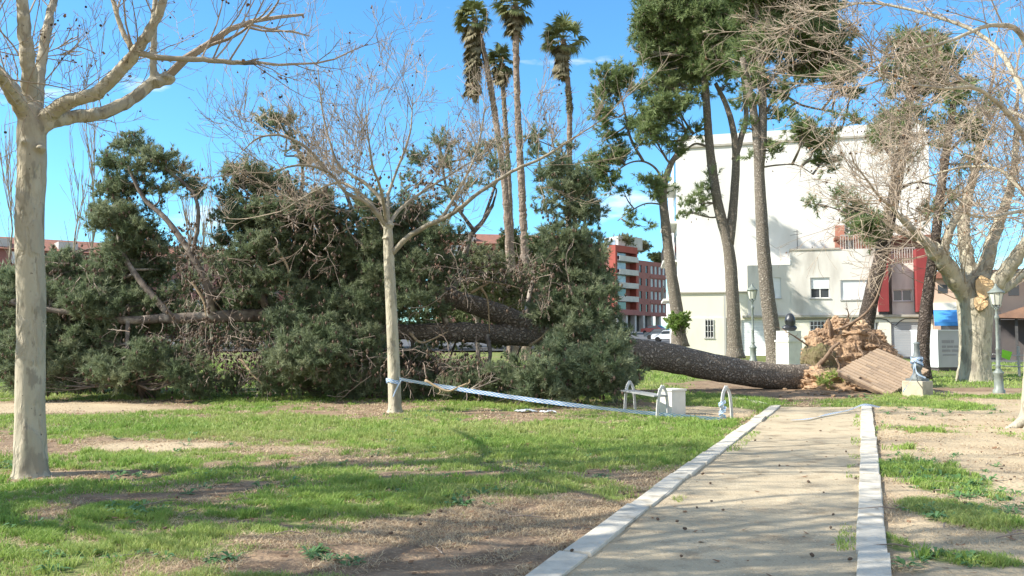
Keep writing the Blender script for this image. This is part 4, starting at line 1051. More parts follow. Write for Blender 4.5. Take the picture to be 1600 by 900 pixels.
BALL = None
def seed_balls(root, ends, n, r, rad=.016, drop=.07, mesh_only=False):
    """hanging round seed balls, each one a part of its tree"""
    global BALL
    if BALL is None:
        import bmesh
        bm = bmesh.new(); bmesh.ops.create_icosphere(bm, subdivisions=2, radius=1.0)
        for v in bm.verts: v.co *= 1 + random.uniform(-.07, .07)
        BALL = bpy.data.meshes.new('seed_ball'); bm.to_mesh(BALL); bm.free(); BALL.materials.append(M['seed'])
    idx = r.choice(len(ends), min(n, len(ends)), replace=False); st = Geo()
    for i in idx:
        p = ends[i]; e = p + np.array([r.normal(0, .01), r.normal(0, .01), -drop * r.uniform(.5, 1.3)])
        st.tube([p, (p + e) / 2 + r.normal(0, .006, 3), e], .0016, 3, cap=False)
        o = bpy.data.objects.new('seed_ball', BALL); COL.objects.link(o); o.parent = root
        s_ = rad * r.uniform(.8, 1.15); o.scale = (s_,) * 3; o.location = (e - np.array(root.location)).tolist()
    st.build('seed_stalks', M['plane_twig'], root)['kind'] = 'stuff'
def old_leaves(root, ends, n, r, size=.05):
    g = Geo(); idx = r.choice(len(ends), min(n, len(ends)), replace=False)
    for i in idx:
        p = ends[i] + r.normal(0, .01, 3)
        for _ in range(2):
            d = unit(r.normal(0, 1, 3) + [0, 0, -.8]); s_ = unit(np.cross(d, r.normal(0, 1, 3))); l = size * r.uniform(.5, 1.1)
            g.add([p, p + d * l * .6 - s_ * l * .4, p + d * l * .6 + s_ * l * .4, p + d * l], tris=[[0, 1, 2], [1, 3, 2]])
    g.build('withered_leaves', M['old_leaf'], root)['kind'] = 'stuff'

def merge_remesh(o, vox, it=4):
    m_ = o.modifiers.new('skin', 'REMESH'); m_.mode = 'VOXEL'; m_.voxel_size = vox; m_.use_smooth_shade = True
    m2 = o.modifiers.new('soft', 'SMOOTH'); m2.factor = .5; m2.iterations = it

def plane_tree(name, label, base, trunk, rads, limbs, seed, whips=60, wl=(1.2, 2.6), kids=(4, 8), lvl=2, up=.5, wr=.012, balls=60, leaves=200, group='bare plane trees', tmin=.25, side=None, twig_rmin=.0028, nsides=20, flare=1.15, ball_rad=.016, limb_mat='plane_limb', kid_len=(.35, .6), vox=.02, bark='plane_bark', lobes=None, split_=False, knots=(), fast=False):
    """trunk: list of world points, limbs: list of (points, r0, r1, weight)"""
    t = thing(name, label, 'tree', base, group); r = np.random.default_rng(seed)
    tp = spline(trunk, 8); rr = np.interp(np.linspace(0, 1, len(tp)), np.linspace(0, 1, len(rads)), rads)
    gt = Geo(); gt.tube(tp, rr, nsides, rough=.018, seed=seed, lobes=lobes)
    Ls = []; ends = []
    for (kp, kr) in knots:
        gt.tube([kp + np.array([0, .04, -kr * .6]), kp, kp + np.array([0, .04, kr * .7])], [kr * .4, kr, kr * .4], 8, rough=.1)
    for (pts, a, b_, wgt) in limbs:
        sp = spline(pts, 7); j = r.normal(0, 1, sp.shape) * a * .07; j[0] = 0; sp = sp + j
        thin = a < .04
        g = Geo() if (thin or split_) else gt
        g.tube(sp, np.interp(np.linspace(0, 1, len(sp)), [0, .15, .6, 1], [a * 2.6, a * 1.15, (a + b_) / 2, b_] if fast else [a * 1.12, a, (a + b_) / 2, b_]) * (1 + .022 * r.normal(0, 1, len(sp))), 12, rough=.02, seed=seed + len(Ls))
        if thin or split_: g.build('limb', M[limb_mat], t, True)
        Ls.append((sp, wgt, b_))
    o_ = gt.build('trunk', M[bark], t, True); merge_remesh(o_, vox)
    tw = Geo(); tot = sum(w for _, w, _ in Ls)
    for sp, wgt, b_ in Ls:
        n = int(round(whips * wgt / tot))
        for k in range(n):
            q, tan = along(sp, 1 - (1 - tmin) * r.random() ** 1.3)
            s_ = unit(np.cross(tan, r.normal(0, 1, 3)))
            d = tan * r.uniform(.1, .8) + s_ * .6 + np.array([0, 0, up * r.uniform(.3, 1.6)])
            if side is not None: d = d + np.asarray(side) * r.uniform(0, 1)
            grow(tw, q, d, r.uniform(*wl), wr * r.uniform(.6, 1.2), lvl, r, up * .4, ends, kids, rmin=twig_rmin, kid_len=kid_len)
        grow(tw, sp[-1], unit(sp[-1] - sp[-2]), r.uniform(*wl), b_ * .8, lvl, r, up * .4, ends, kids, rmin=twig_rmin)
    tw.build('twigs', M['plane_twig'], t)['kind'] = 'stuff'
    if balls: seed_balls(t, ends, balls, r, ball_rad)
    if leaves: old_leaves(t, ends, leaves, r)
    return t, Ls, ends

def Wl(lst, Y):
    return [W(p[0], p[1], Y + (p[2] if len(p) > 2 else 0)) for p in lst]

# ------------------------------------------------------------------ bare plane trees
Y1 = 10.4
plane_tree('plane_tree', 'smooth bare plane tree standing nearest, whole pale trunk at the left edge', G(48, 741),
    [W(48, 748, Y1), W(48, 730, Y1), W(47, 620, Y1), W(49, 480, Y1), W(46, 360, Y1), W(50, 260, Y1), W(49, 205, Y1), W(50, 165, Y1)],
    [.29, .195, .168, .160, .162, .160, .163, .165, .11],
    [(Wl([(52, 212), (68, 188), (100, 162, -.1), (150, 145, -.2), (190, 108, -.3), (212, 82, -.4), (238, 40, -.5), (256, 0, -.6), (270, -70, -.7), (300, -170, -.8)], Y1), .092, .034, 1.6),
     (Wl([(214, 82, -.4), (250, 90, -.3), (310, 93, -.2), (365, 98, -.1), (404, 98, 0)], Y1), .036, .026, 1.0),
     (Wl([(206, 76, -.4), (190, 45, -.3), (176, 0, -.2), (160, -60, 0)], Y1), .034, .018, .8),
     (Wl([(52, 215), (72, 193), (110, 184, .2), (160, 176, .4), (205, 155, .6), (235, 132, .7), (262, 120, .75)], Y1), .088, .075, .9),
     (Wl([(240, 125, .7), (240, 90, .7), (241, 30, .8), (243, -60, 1.0), (235, -170, 1.2)], Y1), .048, .03, 1.0),
     (Wl([(50, 200), (48, 150), (44, 100, -.2), (38, 40, -.3), (33, -20, -.3), (25, -160, 0)], Y1), .10, .055, 1.3),
     (Wl([(52, 200), (60, 150, .1), (64, 100, .3), (74, 40, .5), (86, -10, .8), (110, -150, 1.4)], Y1), .075, .04, 1.0),
     (Wl([(50, 210), (38, 178, -.1), (18, 145, -.5), (0, 115, -.9), (-40, 70, -1.6), (-90, 0, -2.2)], Y1), .10, .045, 1.2),
     (Wl([(50, 205, .05), (38, 165, .3), (15, 128, .8), (-30, 90, 1.8), (-80, 60, 2.8)], Y1), .08, .04, 1.0)],
    11, whips=64, wl=(.9, 2.4), wr=.011, balls=90, leaves=160, tmin=.12, up=.35, kids=(3, 7), nsides=28, knots=[(W(33, 387, 10.35), .085), (W(36, 322, 10.35), .09), (W(64, 232, 10.3), .08), (W(40, 222, 10.25), .07), (W(262, 122, 11.15), .13), (W(245, 128, 11.1), .12), (W(152, 146, 10.2), .11), (W(205, 92, 10.05), .10)])

Y2 = 19.0
plane_tree('plane_tree', 'slender bare plane tree with barrier tape round its trunk, before the fallen crown', G(617, 642),
    [W(617, 646, Y2), W(617, 630, Y2), W(614, 540, Y2), W(611, 470, Y2), W(608, 410, Y2), W(606, 352, Y2)],
    [.21, .152, .136, .128, .124, .118, .10],
    [(Wl([(612, 396), (636, 372, -.1), (668, 352, -.3), (705, 335, -.5), (750, 300, -.8), (800, 268, -1), (850, 245, -1.2), (898, 214, -1.4)], Y2), .058, .022, 2.4),
     (Wl([(690, 342, -.4), (715, 300, -.2), (740, 250, .1), (752, 205, .3), (757, 170, .4)], Y2), .035, .012, .7),
     (Wl([(606, 356), (622, 330, .3), (660, 300, .8), (700, 275, 1.2), (740, 250, 1.5)], Y2), .045, .015, 1.6),
     (Wl([(605, 356), (590, 335, -.2), (570, 315, -.4), (540, 300, -.6), (515, 270, -.8), (470, 258, -1.1), (420, 270, -1.4)], Y2), .052, .016, 2.6),
     (Wl([(604, 360), (585, 325, .3), (560, 300, .5), (530, 285, .8), (490, 300, 1.2), (440, 330, 1.6)], Y2), .042, .015, 2.4),
     (Wl([(606, 352), (600, 320), (575, 290, .1), (545, 270, .2), (525, 250, .2), (505, 180, .3), (497, 110, .4)], Y2), .05, .012, 1.2),
     (Wl([(607, 350), (606, 310, .4), (615, 280, .8), (640, 210, 1.0), (645, 150, 1.1)], Y2), .045, .01, 1.2),
     (Wl([(604, 352), (596, 300, -.6), (580, 250, -1.2), (572, 180, -1.4)], Y2), .04, .01, 1.1),
     (Wl([(512, 270, -.8), (480, 232, -.9), (440, 212, -1.0), (405, 215, -1.1), (380, 235, -1.2)], Y2), .035, .012, 1.3)],
    23, whips=125, wl=(.7, 2.2), wr=.010, balls=60, leaves=260, up=.5, kids=(4, 8), twig_rmin=.0042, ball_rad=.022, knots=[(W(604, 372, 18.95), .10), (W(608, 352, 19), .15)], split_=True, limb_mat='plane_upper')

Y3 = 31.5
pt3, L3, E3 = plane_tree('plane_tree', 'huge old plane tree with thick pale trunk and orange sawn scar', G(1524, 598),
    [W(1524, 606, Y3), W(1523, 592, Y3), W(1523, 560, Y3), W(1524, 520, Y3), W(1524, 480, Y3), W(1522, 430, Y3)],
    [.78, .62, .53, .52, .56, .62, .45],
    [(Wl([(1521, 500), (1510, 462, -.1), (1486, 428, -.4), (1468, 400, -.7), (1456, 385, -.9)], Y3), .36, .28, 1.0),
     (Wl([(1462, 395, -.8), (1440, 372, -1.2), (1412, 345, -1.6), (1392, 322, -2.0)], Y3), .17, .07, 1.4),
     (Wl([(1472, 400, -.6), (1482, 365, -.6), (1500, 330, -.8), (1515, 290, -1)], Y3), .18, .08, 1.2),
     (Wl([(1520, 490), (1516, 440, .1), (1510, 400, .5), (1505, 360, 1), (1512, 310, 1.2), (1528, 250, 1.4), (1530, 180, 1.6)], Y3), .30, .10, 1.4),
     (Wl([(1526, 490), (1534, 440), (1545, 395), (1560, 350, .3), (1580, 290, .4), (1590, 200, .5)], Y3), .30, .10, 1.3),
     (Wl([(1527, 505), (1544, 462, -.2), (1570, 425, -.6), (1600, 385, -1), (1650, 330, -1.5), (1700, 290, -2)], Y3), .34, .12, 1.2),
     (Wl([(1528, 500), (1545, 465, .3), (1575, 445, .8), (1600, 425, 1.4), (1640, 405, 2)], Y3), .26, .12, .8)],
    37, whips=85, wl=(1.8, 4.2), wr=.022, balls=50, leaves=160, up=.35, kids=(4, 8), twig_rmin=.0075, ball_rad=.04, nsides=48, limb_mat='plane_bark_old', bark='plane_bark', tmin=.1, vox=.045, lobes=(.13, .8))
# sawn scars
for (px, py, a, b_, tl) in ((1538, 449, .30, .40, .30), (1532, 474, .23, .25, .16)):
    c = W(px, py, Y3 - .85); rs_ = np.random.default_rng(int(px)); g = Geo(); n = unit([-.45, -.95, .12]); e1 = unit(np.cross(n, [0, 0, 1])); e2 = np.cross(e1, n)
    ring = [c + (e1 * a * math.cos(q) + e2 * b_ * math.sin(q)) * (1 + .10 * math.sin(3 * q + px) + rs_.normal(0, .05)) + n * rs_.normal(0, .03) for q in np.linspace(0, 6.283, 20, endpoint=False)]
    back = [p * 1.0 - n * .9 + (p - c) * .12 for p in ring]; V = [c + n * .01] + ring
    g.add(V, tris=[[0, k + 1, (k + 1) % 20 + 1] for k in range(20)]); g.build('sawn_scar', M['sawn'], pt3)
    g = Geo(); g.add([p - n * .003 + (p - c) * .04 for p in ring] + back, quads=[[k, (k + 1) % 20, 20 + (k + 1) % 20, 20 + k] for k in range(20)]); g.build('limb_stub', M['plane_bark_old'], pt3)
# the tree just outside the right edge, whose boughs hang into the picture
Y4 = 15.4; b4 = G(1632, 664)
plane_tree('plane_tree', 'bare plane tree at the right edge, only its root flare and overhanging boughs in view', b4,
    [b4 + [0, 0, -.1], b4 + [0, 0, .25], b4 + [.02, 0, 1.2], b4 + [.05, 0, 2.4], b4 + [.0, 0, 3.3]],
    [.62, .38, .31, .27, .16],
    [(Wl([(1634, 400), (1640, 330), (1610, 240, -.4), (1585, 190, -.8), (1530, 140, -1.2), (1470, 138, -1.6), (1410, 128, -1.9), (1350, 112, -2.1)], Y4), .055, .014, 2.6),
     (Wl([(1634, 400), (1640, 330), (1625, 180, -.3), (1600, 60, -.6), (1550, 40, -1.0), (1480, 65, -1.4), (1400, 85, -1.8), (1300, 120, -2.2)], Y4), .065, .012, 3.0),
     (Wl([(1634, 400), (1640, 340), (1600, 300, .4), (1560, 265, .7), (1500, 262, 1.0), (1430, 285, 1.3), (1350, 330, 1.6)], Y4), .05, .012, 2.6),
     (Wl([(1634, 400), (1640, 330), (1600, 150, 1.2), (1540, 60, 2.0), (1440, 20, 2.6), (1350, 5, 3.0), (1280, 25, 3.2), (1230, 45, 3.3)], Y4), .055, .012, 3.2),
     (Wl([(1634, 400), (1645, 340), (1600, 330, -.8), (1540, 340, -1.6), (1490, 330, -2.2), (1440, 345, -2.6)], Y4), .045, .012, 1.6),
     (Wl([(1634, 400), (1650, 330), (1640, 100, -.5), (1610, -40, -.5), (1560, -120, -.3), (1480, -160, 0)], Y4), .12, .03, 1.6),
     (Wl([(1634, 400), (1650, 330), (1630, 210, 2), (1560, 170, 3.2), (1500, 200, 4), (1420, 240, 4.6)], Y4), .055, .014, 2.4)],
    41, whips=175, wl=(.8, 2.0), wr=.013, balls=90, leaves=420, up=.08, kids=(4, 8), twig_rmin=.0036, ball_rad=.02, limb_mat='plane_limb', bark='plane_bark', vox=.02, fast=True, tmin=.12, side=(-.7, -.1, -.15))

# unseen plane trees read from branch shadows, places and limbs invented to cast them
def unseen_tree(x, y, seed, h=3.6, label='', whips=70, sp=1.0):
    r = np.random.default_rng(seed); b0 = np.array([x, y, 0.]); limbs = []
    top = b0 + [0, 0, h]
    for k in range(12):
        a = k * 2.4 + r.uniform(0, .6); el = r.uniform(.5, 1.3); l = r.uniform(2.4, 4.2) * sp
        d = np.array([math.cos(a) * math.cos(el), math.sin(a) * math.cos(el), math.sin(el)])
        limbs.append(([top - [0, 0, .2], top + d * l * .3 + r.normal(0, .1, 3), top + d * l * .65 + [0, 0, .25] + r.normal(0, .15, 3), top + d * l + [0, 0, .9]], .10, .045, 1.0))
    plane_tree('plane_tree', label, b0, [b0 - [0, 0, .1], b0 + [0, 0, .4], b0 + [.03, 0, 2], top], [.22, .19, .17, .19], limbs, seed, whips=whips, wl=(1.0, 2.8), wr=.017, balls=0, leaves=60, up=.5, kids=(4, 8), twig_rmin=.009, nsides=14)
unseen_tree(-6.6, 4.7, 61, sp=1.1, whips=90, label='bare plane tree left of the camera, unseen, placed to shade the lower lawn')
unseen_tree(-9.6, 8.2, 67, sp=1.15, whips=90, label='bare plane tree further left of the camera, unseen, placed to shade the path')
unseen_tree(-5.4, 0.9, 71, label='bare plane tree beside the camera, unseen, placed to shade the nearest ground', whips=60)

# pale upright poplar saplings at the far left and a few in the gaps
def poplar(px, Y, pyt, seed, label, n=12):
    b0 = W(px, 500, Y); b0[2] = terrain(0, Y); top = W(px + 4, pyt, Y)[2]; r = np.random.default_rng(seed)
    t = thing('bare_sapling', label, 'tree', b0, 'thin pale bare saplings behind the fallen tree'); g = Geo(); H = top - b0[2]
    p = np.array([b0 + [r.normal(0, .06) * k / 3, r.normal(0, .06), H * k / 8] for k in range(9)]); g.tube(p, np.linspace(.075, .012, 9), 6); g.build('trunk', M['plane_limb'], t, True)
    g = Geo()
    for k in range(n):
        q, tan = along(p, r.uniform(.35, .95)); a = r.uniform(0, 6.28); grow(g, q, [math.cos(a) * .32, math.sin(a) * .32, 1], H * r.uniform(.18, .4), .022, 1, r, .5, None, (3, 6), .1, (.3, .6), rmin=.010)
    g.build('twigs', M['plane_twig'], t)['kind'] = 'stuff'
for i_, (px, pyt, Y) in enumerate(((8, 235, 40), (26, 262, 42), (142, 215, 39), (118, 270, 44), (185, 250, 41), (292, 300, 43), (312, 330, 40), (330, 290, 45))):
    poplar(px, Y, pyt, 100 + i_, 'thin pale sapling behind the fallen crown, ' + ['at the left edge', 'just left of the nearest trunk', 'tallest, right of the nearest trunk', 'close to the right of the nearest trunk', 'behind the raised green bough', 'in the gap, leftmost of three', 'in the gap, middle of three', 'in the gap, rightmost of three'][i_])

# ------------------------------------------------------------------ palms
def palm(px_top, py_top, px_base, Y, r0, seed, label, lean=(-.5, 0, 0), crown=2.2, skirt=3.0, nf=44, base_z=None, mids=(), ragged=None, nskirt=60):
    zb = float(terrain(0, Y)); top = W(px_top, py_top, Y); b0 = W(px_base, 510, Y); b0[2] = zb
    t = thing('fan_palm', label, 'palm tree', b0, 'tall fan palms behind the fallen tree'); r = np.random.default_rng(seed)
    P = [b0] + [W(a, b_, Y) for a, b_ in mids] + [top]; sp = spline(P, 12 if not mids else 6)
    nn_ = len(sp); R = np.interp(np.linspace(0, 1, nn_), [0, .08, .6, 1], [r0 * 1.5, r0 * 1.1, r0 * .9, r0 * .8])
    g = Geo(); # ringed trunk
    k = 110; u = np.linspace(0, 1, k); sp2 = np.array([along(sp, x)[0] for x in u]); R2 = np.interp(u, np.linspace(0, 1, nn_), R) * (1 + .07 * (np.arange(k) % 2) + r.normal(0, .05, k))
    g.tube(sp2, R2, 12, rough=.09, seed=seed); g.build('trunk', M['palm_bark'], t)
    # old leaf boots
    g = Geo()
    for _ in range(260 if ragged is None else 420):
        x = r.uniform(*( (.35, 1.0) if ragged is None else ragged)); q, tan = along(sp, x); a = r.uniform(0, 6.28); o = np.array([math.cos(a), math.sin(a), 0]); rr = r0 * .9
        s_ = np.array([-math.sin(a), math.cos(a), 0]); l = r.uniform(.12, .34)
        b_ = q + o * rr * .8; g.add([b_ - s_ * .06, b_ + s_ * .06, b_ + o * l * .6 + [0, 0, r.uniform(-.3, .25)]], tris=[[0, 1, 2]], tint=r.random())
    g.build('leaf_stubs', M['palm_dry'], t)['kind'] = 'stuff'
    def frond(G_, o, d, lp, rf, droop, tb):
        d = unit(d); e = o + d * lp; m_ = (o + e) / 2 + np.array([0, 0, lp * .08]); G_.tube([o, m_, e], .022, 3, cap=False, tint=.9)
        s_ = unit(np.cross(d, [0, 0, 1]) + r.normal(0, .15, 3)); upn = np.cross(s_, d); n = 26
        for j in range(n):
            a = (j / (n - 1) - .5) * 3.6 + r.normal(0, .05); dd = d * math.cos(a) + s_ * math.sin(a); dd = unit(dd + np.asarray(lean) * .35)
            l = rf * (1 - .25 * abs(a) / 1.8) * r.uniform(.85, 1.1); w = .085
            sw = unit(np.cross(dd, upn)); p1 = e + dd * l * .55 + upn * .03; p2 = p1 + unit(dd + np.array([0, 0, -droop]) + r.normal(0, .1, 3)) * l * .45
            G_.add([e - sw * .015, e + sw * .015, p1 + sw * w * .5, p1 - sw * w * .5, p2], tris=[[3, 2, 4]], quads=[[0, 1, 2, 3]], tint=np.clip(tb + r.normal(0, .12), 0, 1))
    for j in range(nf):
        g = Geo()
        a = j * 2.4; el = 1.35 - 2.0 * (j / nf) ** .9 + r.normal(0, .1); d = np.array([math.cos(a) * math.cos(el), math.sin(a) * math.cos(el), math.sin(el)]) + np.asarray(lean) * .45
        frond(g, top + r.normal(0, .08, 3), d, crown * r.uniform(.35, .6), crown * r.uniform(.42, .58), r.uniform(.3, 1.4), r.uniform(0, .8) * (j / nf))
        g.build('frond', M['palm_leaf'], t)
    g = Geo()
    for j in range(nskirt):
        zz = (j / max(1, nskirt)) * skirt; a = j * 2.4 + r.uniform(-.3, .3); q = top - np.array([0, 0, zz + .1]); q[0] += (sp[-1][0] - sp[-2][0]) * 0
        sp_ = r.uniform(.4, 1.5); d = np.array([math.cos(a) * sp_, math.sin(a) * sp_, -1.0]) + np.asarray(lean) * .35
        frond(g, q, d, .45 * r.uniform(.6, 1.2), .80 * (1 - .3 * zz / max(.1, skirt)) * r.uniform(.5, 1.35), 1.1, r.uniform(0, .9))
    g.build('dead_skirt', M['palm_dry'], t)['kind'] = 'stuff'
palm(805, 8, 822, 50, .21, 201, 'tallest fan palm, thick trunk with peeling leaf bases rising from behind the log', mids=((820, 400), (815, 290), (808, 150)), crown=1.6, nf=34, skirt=1.4, nskirt=26, lean=(-.55, 0, -.1))
palm(742, 30, 800, 54, .20, 203, 'leftmost fan palm with a long shaggy dead skirt hanging below its crown', mids=((792, 330), (775, 190), (758, 90)), crown=1.6, nf=36, skirt=4.6, nskirt=100, lean=(-.85, 0, -.15))
palm(783, 95, 806, 56, .17, 207, 'slim fan palm half hidden between the two tallest palms', mids=((801, 420), (794, 260), (788, 170)), crown=1.4, nf=32, skirt=1.2, nskirt=22, lean=(-.55, 0, -.1))
palm(880, 62, 887, 52, .18, 211, 'short crowned fan palm standing alone right of the others, ragged below a thin neck', mids=((888, 380), (890, 210), (889, 150)), crown=1.65, nf=34, skirt=1.8, nskirt=34, ragged=(.62, .80), lean=(-.75, 0, -.1))

# ------------------------------------------------------------------ standing pines
def pine(label, Y, trunks, clusters, seed, bark, base, dens=1.0, r=.5, **kw):
    t = thing('pine_tree', label, 'tree', base, 'standing pines round the fallen tree'); limbs = []
    for i_, (pts, ra, rb_) in enumerate(trunks):
        sp = spline(Wl(pts, Y), 8); u = np.linspace(0, 1, len(sp))
        rr = ra + (rb_ - ra) * u
        if i_ == 0: rr = rr * (1 + .45 * np.exp(-u / .035))
        g = Geo(); g.tube(sp, rr, 18 if i_ == 0 else 12, rough=.03, seed=seed + i_); g.build('trunk' if i_ == 0 else 'limb', M[bark], t, True); limbs.append(sp)
    pine_crown(t, limbs, clusters, Y, seed, M['needle_pine'], M['pine_limb'], clump_r=r, dens=dens, **kw)
    return t, limbs
KW = dict(nlen=.26, nwid=.042, nt=26, nn=8, limb_r=.08, twig_r=.016)
pine('tall forked pine before the white block, left of the lamp, stem dividing halfway up', 50, [
      ([(1149, 560), (1147, 520), (1144, 450), (1138, 385), (1122, 320), (1110, 240), (1103, 150), (1098, 60), (1090, -40)], .43, .15),
      ([(1139, 382), (1146, 320), (1150, 250), (1146, 205), (1135, 165), (1118, 130)], .30, .12), ([(1148, 250), (1158, 215), (1166, 180), (1160, 110), (1150, 20)], .20, .10),
      ([(1108, 230), (1085, 225), (1062, 245), (1042, 262)], .08, .03), ([(1106, 200), (1090, 205), (1072, 218)], .07, .03)],
     [(1060, 15, 60, 38), (1110, 40, 55, 40), (1040, 80, 42, 30), (1015, 45, 28, 22), (1075, 112, 42, 28), (1032, 138, 34, 22), (1032, 178, 32, 20), (1008, 192, 25, 14), (1020, 212, 26, 14), (1048, 228, 12, 12, 0, .6), (1010, 18, 22, 16), (1060, 160, 24, 16),
      (1120, 95, 40, 28), (1150, 30, 45, 36), (1100, -40, 100, 38), (1030, -30, 60, 30), (1000, 85, 18, 12), (1070, 70, 30, 24), (1140, 130, 18, 16, 0, .6), (1095, 150, 20, 12, 0, .6),
      (1092, 318, 16, 22, 0, .55), (1078, 332, 14, 12, 0, .5), (1075, 215, 22, 14, 0, .5), (1060, 232, 16, 10, 0, .5), (1116, 290, 10, 14, 0, .3)],
     301, 'pine_bark_light', G(1149, 559), dens=.86, r=.50, **KW)
pine('thick straight pine leaning left behind the log, right of the lamp, before the white house', 42, [
      ([(1214, 574), (1208, 530), (1199, 460), (1192, 380), (1188, 300), (1184, 230), (1175, 160), (1160, 90)], .43, .14),
      ([(1187, 260), (1192, 200), (1190, 120), (1184, 50), (1180, -40)], .24, .14),
      ([(1186, 200), (1215, 150), (1255, 165), (1300, 175), (1330, 185)], .08, .03), ([(1187, 262), (1215, 258), (1245, 258), (1270, 272)], .05, .02), ([(1186, 150), (1220, 110), (1265, 95), (1310, 90)], .10, .04)],
     [(1200, 15, 55, 38), (1255, 10, 45, 30), (1210, 65, 40, 28), (1180, 85, 30, 24), (1290, 20, 30, 22, 0, .7), (1290, 95, 40, 20), (1262, 88, 26, 14), (1300, 112, 34, 16), (1325, 90, 22, 14), (1250, 110, 30, 14), (1270, 55, 40, 24), (1320, 60, 22, 14, 0, .7), (1340, 105, 16, 10), (1230, 175, 22, 10, 0, .6), (1310, 118, 28, 14), (1328, 150, 17, 14), (1310, 145, 18, 10, 0, .6),
      (1178, 128, 26, 14), (1172, 160, 22, 12, 0, .8), (1215, 145, 24, 15, 0, .8), (1240, 130, 18, 10, 0, .6), (1255, 200, 30, 14), (1275, 218, 26, 16), (1288, 250, 14, 24), (1330, 184, 18, 9), (1190, 235, 17, 15, 0, .8), (1214, 230, 12, 8, 0, .6),
      (1200, -40, 90, 40), (1280, -30, 40, 26), (1215, 185, 16, 8, 0, .5), (1165, 200, 14, 9, 0, .5), (1300, 208, 14, 10, 0, .5)],
     302, 'pine_bark_light', G(1213, 572), dens=.95, r=.43, nlen=.23, nwid=.036, nt=26, nn=8, limb_r=.07, twig_r=.014)
pine('thin pine with a sparse crown left of the white block, growing beside the green sapling', 60, [
      ([(1062, 542), (1058, 490), (1048, 420), (1040, 350), (1036, 300), (1046, 262), (1060, 236), (1070, 210)], .50, .10),
      ([(1037, 300), (1028, 268), (1008, 253), (985, 254), (962, 268)], .10, .04), ([(1005, 252), (985, 215), (975, 170), (965, 130)], .11, .05), ([(1038, 320), (1010, 318), (985, 330), (965, 345)], .06, .03), ([(975, 200), (1000, 165), (1005, 135)], .06, .03)],
     [(962, 118, 32, 16), (945, 145, 20, 18), (975, 135, 22, 12, 0, .7), (940, 175, 17, 22, 0, .7), (952, 208, 20, 16, 0, .6), (965, 240, 28, 16, 0, .9), (935, 262, 24, 20), (955, 285, 20, 14, 0, .8), (1000, 150, 16, 14, 0, .4), (990, 190, 22, 24, 0, .22), (1022, 285, 24, 12), (1030, 305, 20, 10, 0, .7),
      (1000, 225, 20, 12, 0, .4), (985, 335, 16, 8, 0, .3), (1000, 352, 14, 9, 0, .2), (1045, 300, 14, 8, 0, .6), (975, 300, 14, 12, 0, .3)],
     303, 'pine_bark_light', G(1062, 541), dens=.7, r=.50, nlen=.28, nwid=.045, nt=24, nn=8, limb_r=.07, twig_r=.018)
pine('dark leaning pine rising from behind the torn root plate', 33, [
      ([(1346, 556), (1352, 510), (1362, 460), (1378, 395), (1392, 330), (1404, 270), (1412, 220), (1422, 150), (1432, 70)], .33, .13),
      ([(1388, 345), (1370, 340), (1350, 330), (1325, 335)], .06, .03), ([(1404, 260), (1380, 225), (1375, 195)], .08, .03), ([(1420, 160), (1450, 130), (1480, 110)], .08, .03), ([(1398, 300), (1430, 285), (1462, 290)], .06, .03)],
     [(1430, 72, 42, 18), (1465, 95, 38, 22), (1415, 95, 24, 16), (1400, 115, 22, 12, 0, .8), (1440, 130, 40, 18, 0, .8), (1480, 135, 30, 18, 0, .7), (1392, 200, 26, 22), (1376, 225, 18, 14), (1410, 180, 26, 14), (1415, 240, 24, 15, 0, .8), (1372, 205, 14, 14),
      (1350, 338, 32, 12), (1362, 358, 34, 13), (1330, 320, 26, 12, 0, .7), (1372, 376, 20, 9), (1338, 355, 18, 9, 0, .8), (1270, 318, 12, 10, 0, .4), (1318, 300, 14, 10, 0, .4), (1452, 330, 15, 9, 0, .4), (1395, 150, 18, 12, 0, .6), (1455, 200, 24, 14, 0, .4)],
     304, 'pine_bark_brown', G(1347, 590), r=.34, nlen=.19, nwid=.028, nt=26, nn=8, limb_r=.05, twig_r=.011)
pine('thin dark pine between the old lamp foot and the big plane tree', 31, [
      ([(1441, 592), (1442, 540), (1446, 490), (1454, 430), (1462, 370), (1470, 300), (1480, 230), (1490, 160)], .25, .11),
      ([(1466, 330), (1490, 310), (1510, 300)], .05, .03), ([(1480, 240), (1510, 210), (1530, 200)], .06, .03)],
     [(1500, 190, 34, 18, 0, .7), (1530, 215, 26, 16, 0, .6), (1495, 150, 28, 16, 0, .7), (1475, 230, 20, 14, 0, .6), (1510, 255, 26, 14, 0, .5), (1488, 300, 20, 12, 0, .5), (1472, 335, 14, 10, 0, .5), (1545, 170, 20, 14, 0, .6)],
     305, 'pine_bark_brown', G(1441, 594), r=.34, nlen=.19, nwid=.028, nt=22, nn=8, limb_r=.05, twig_r=.011)

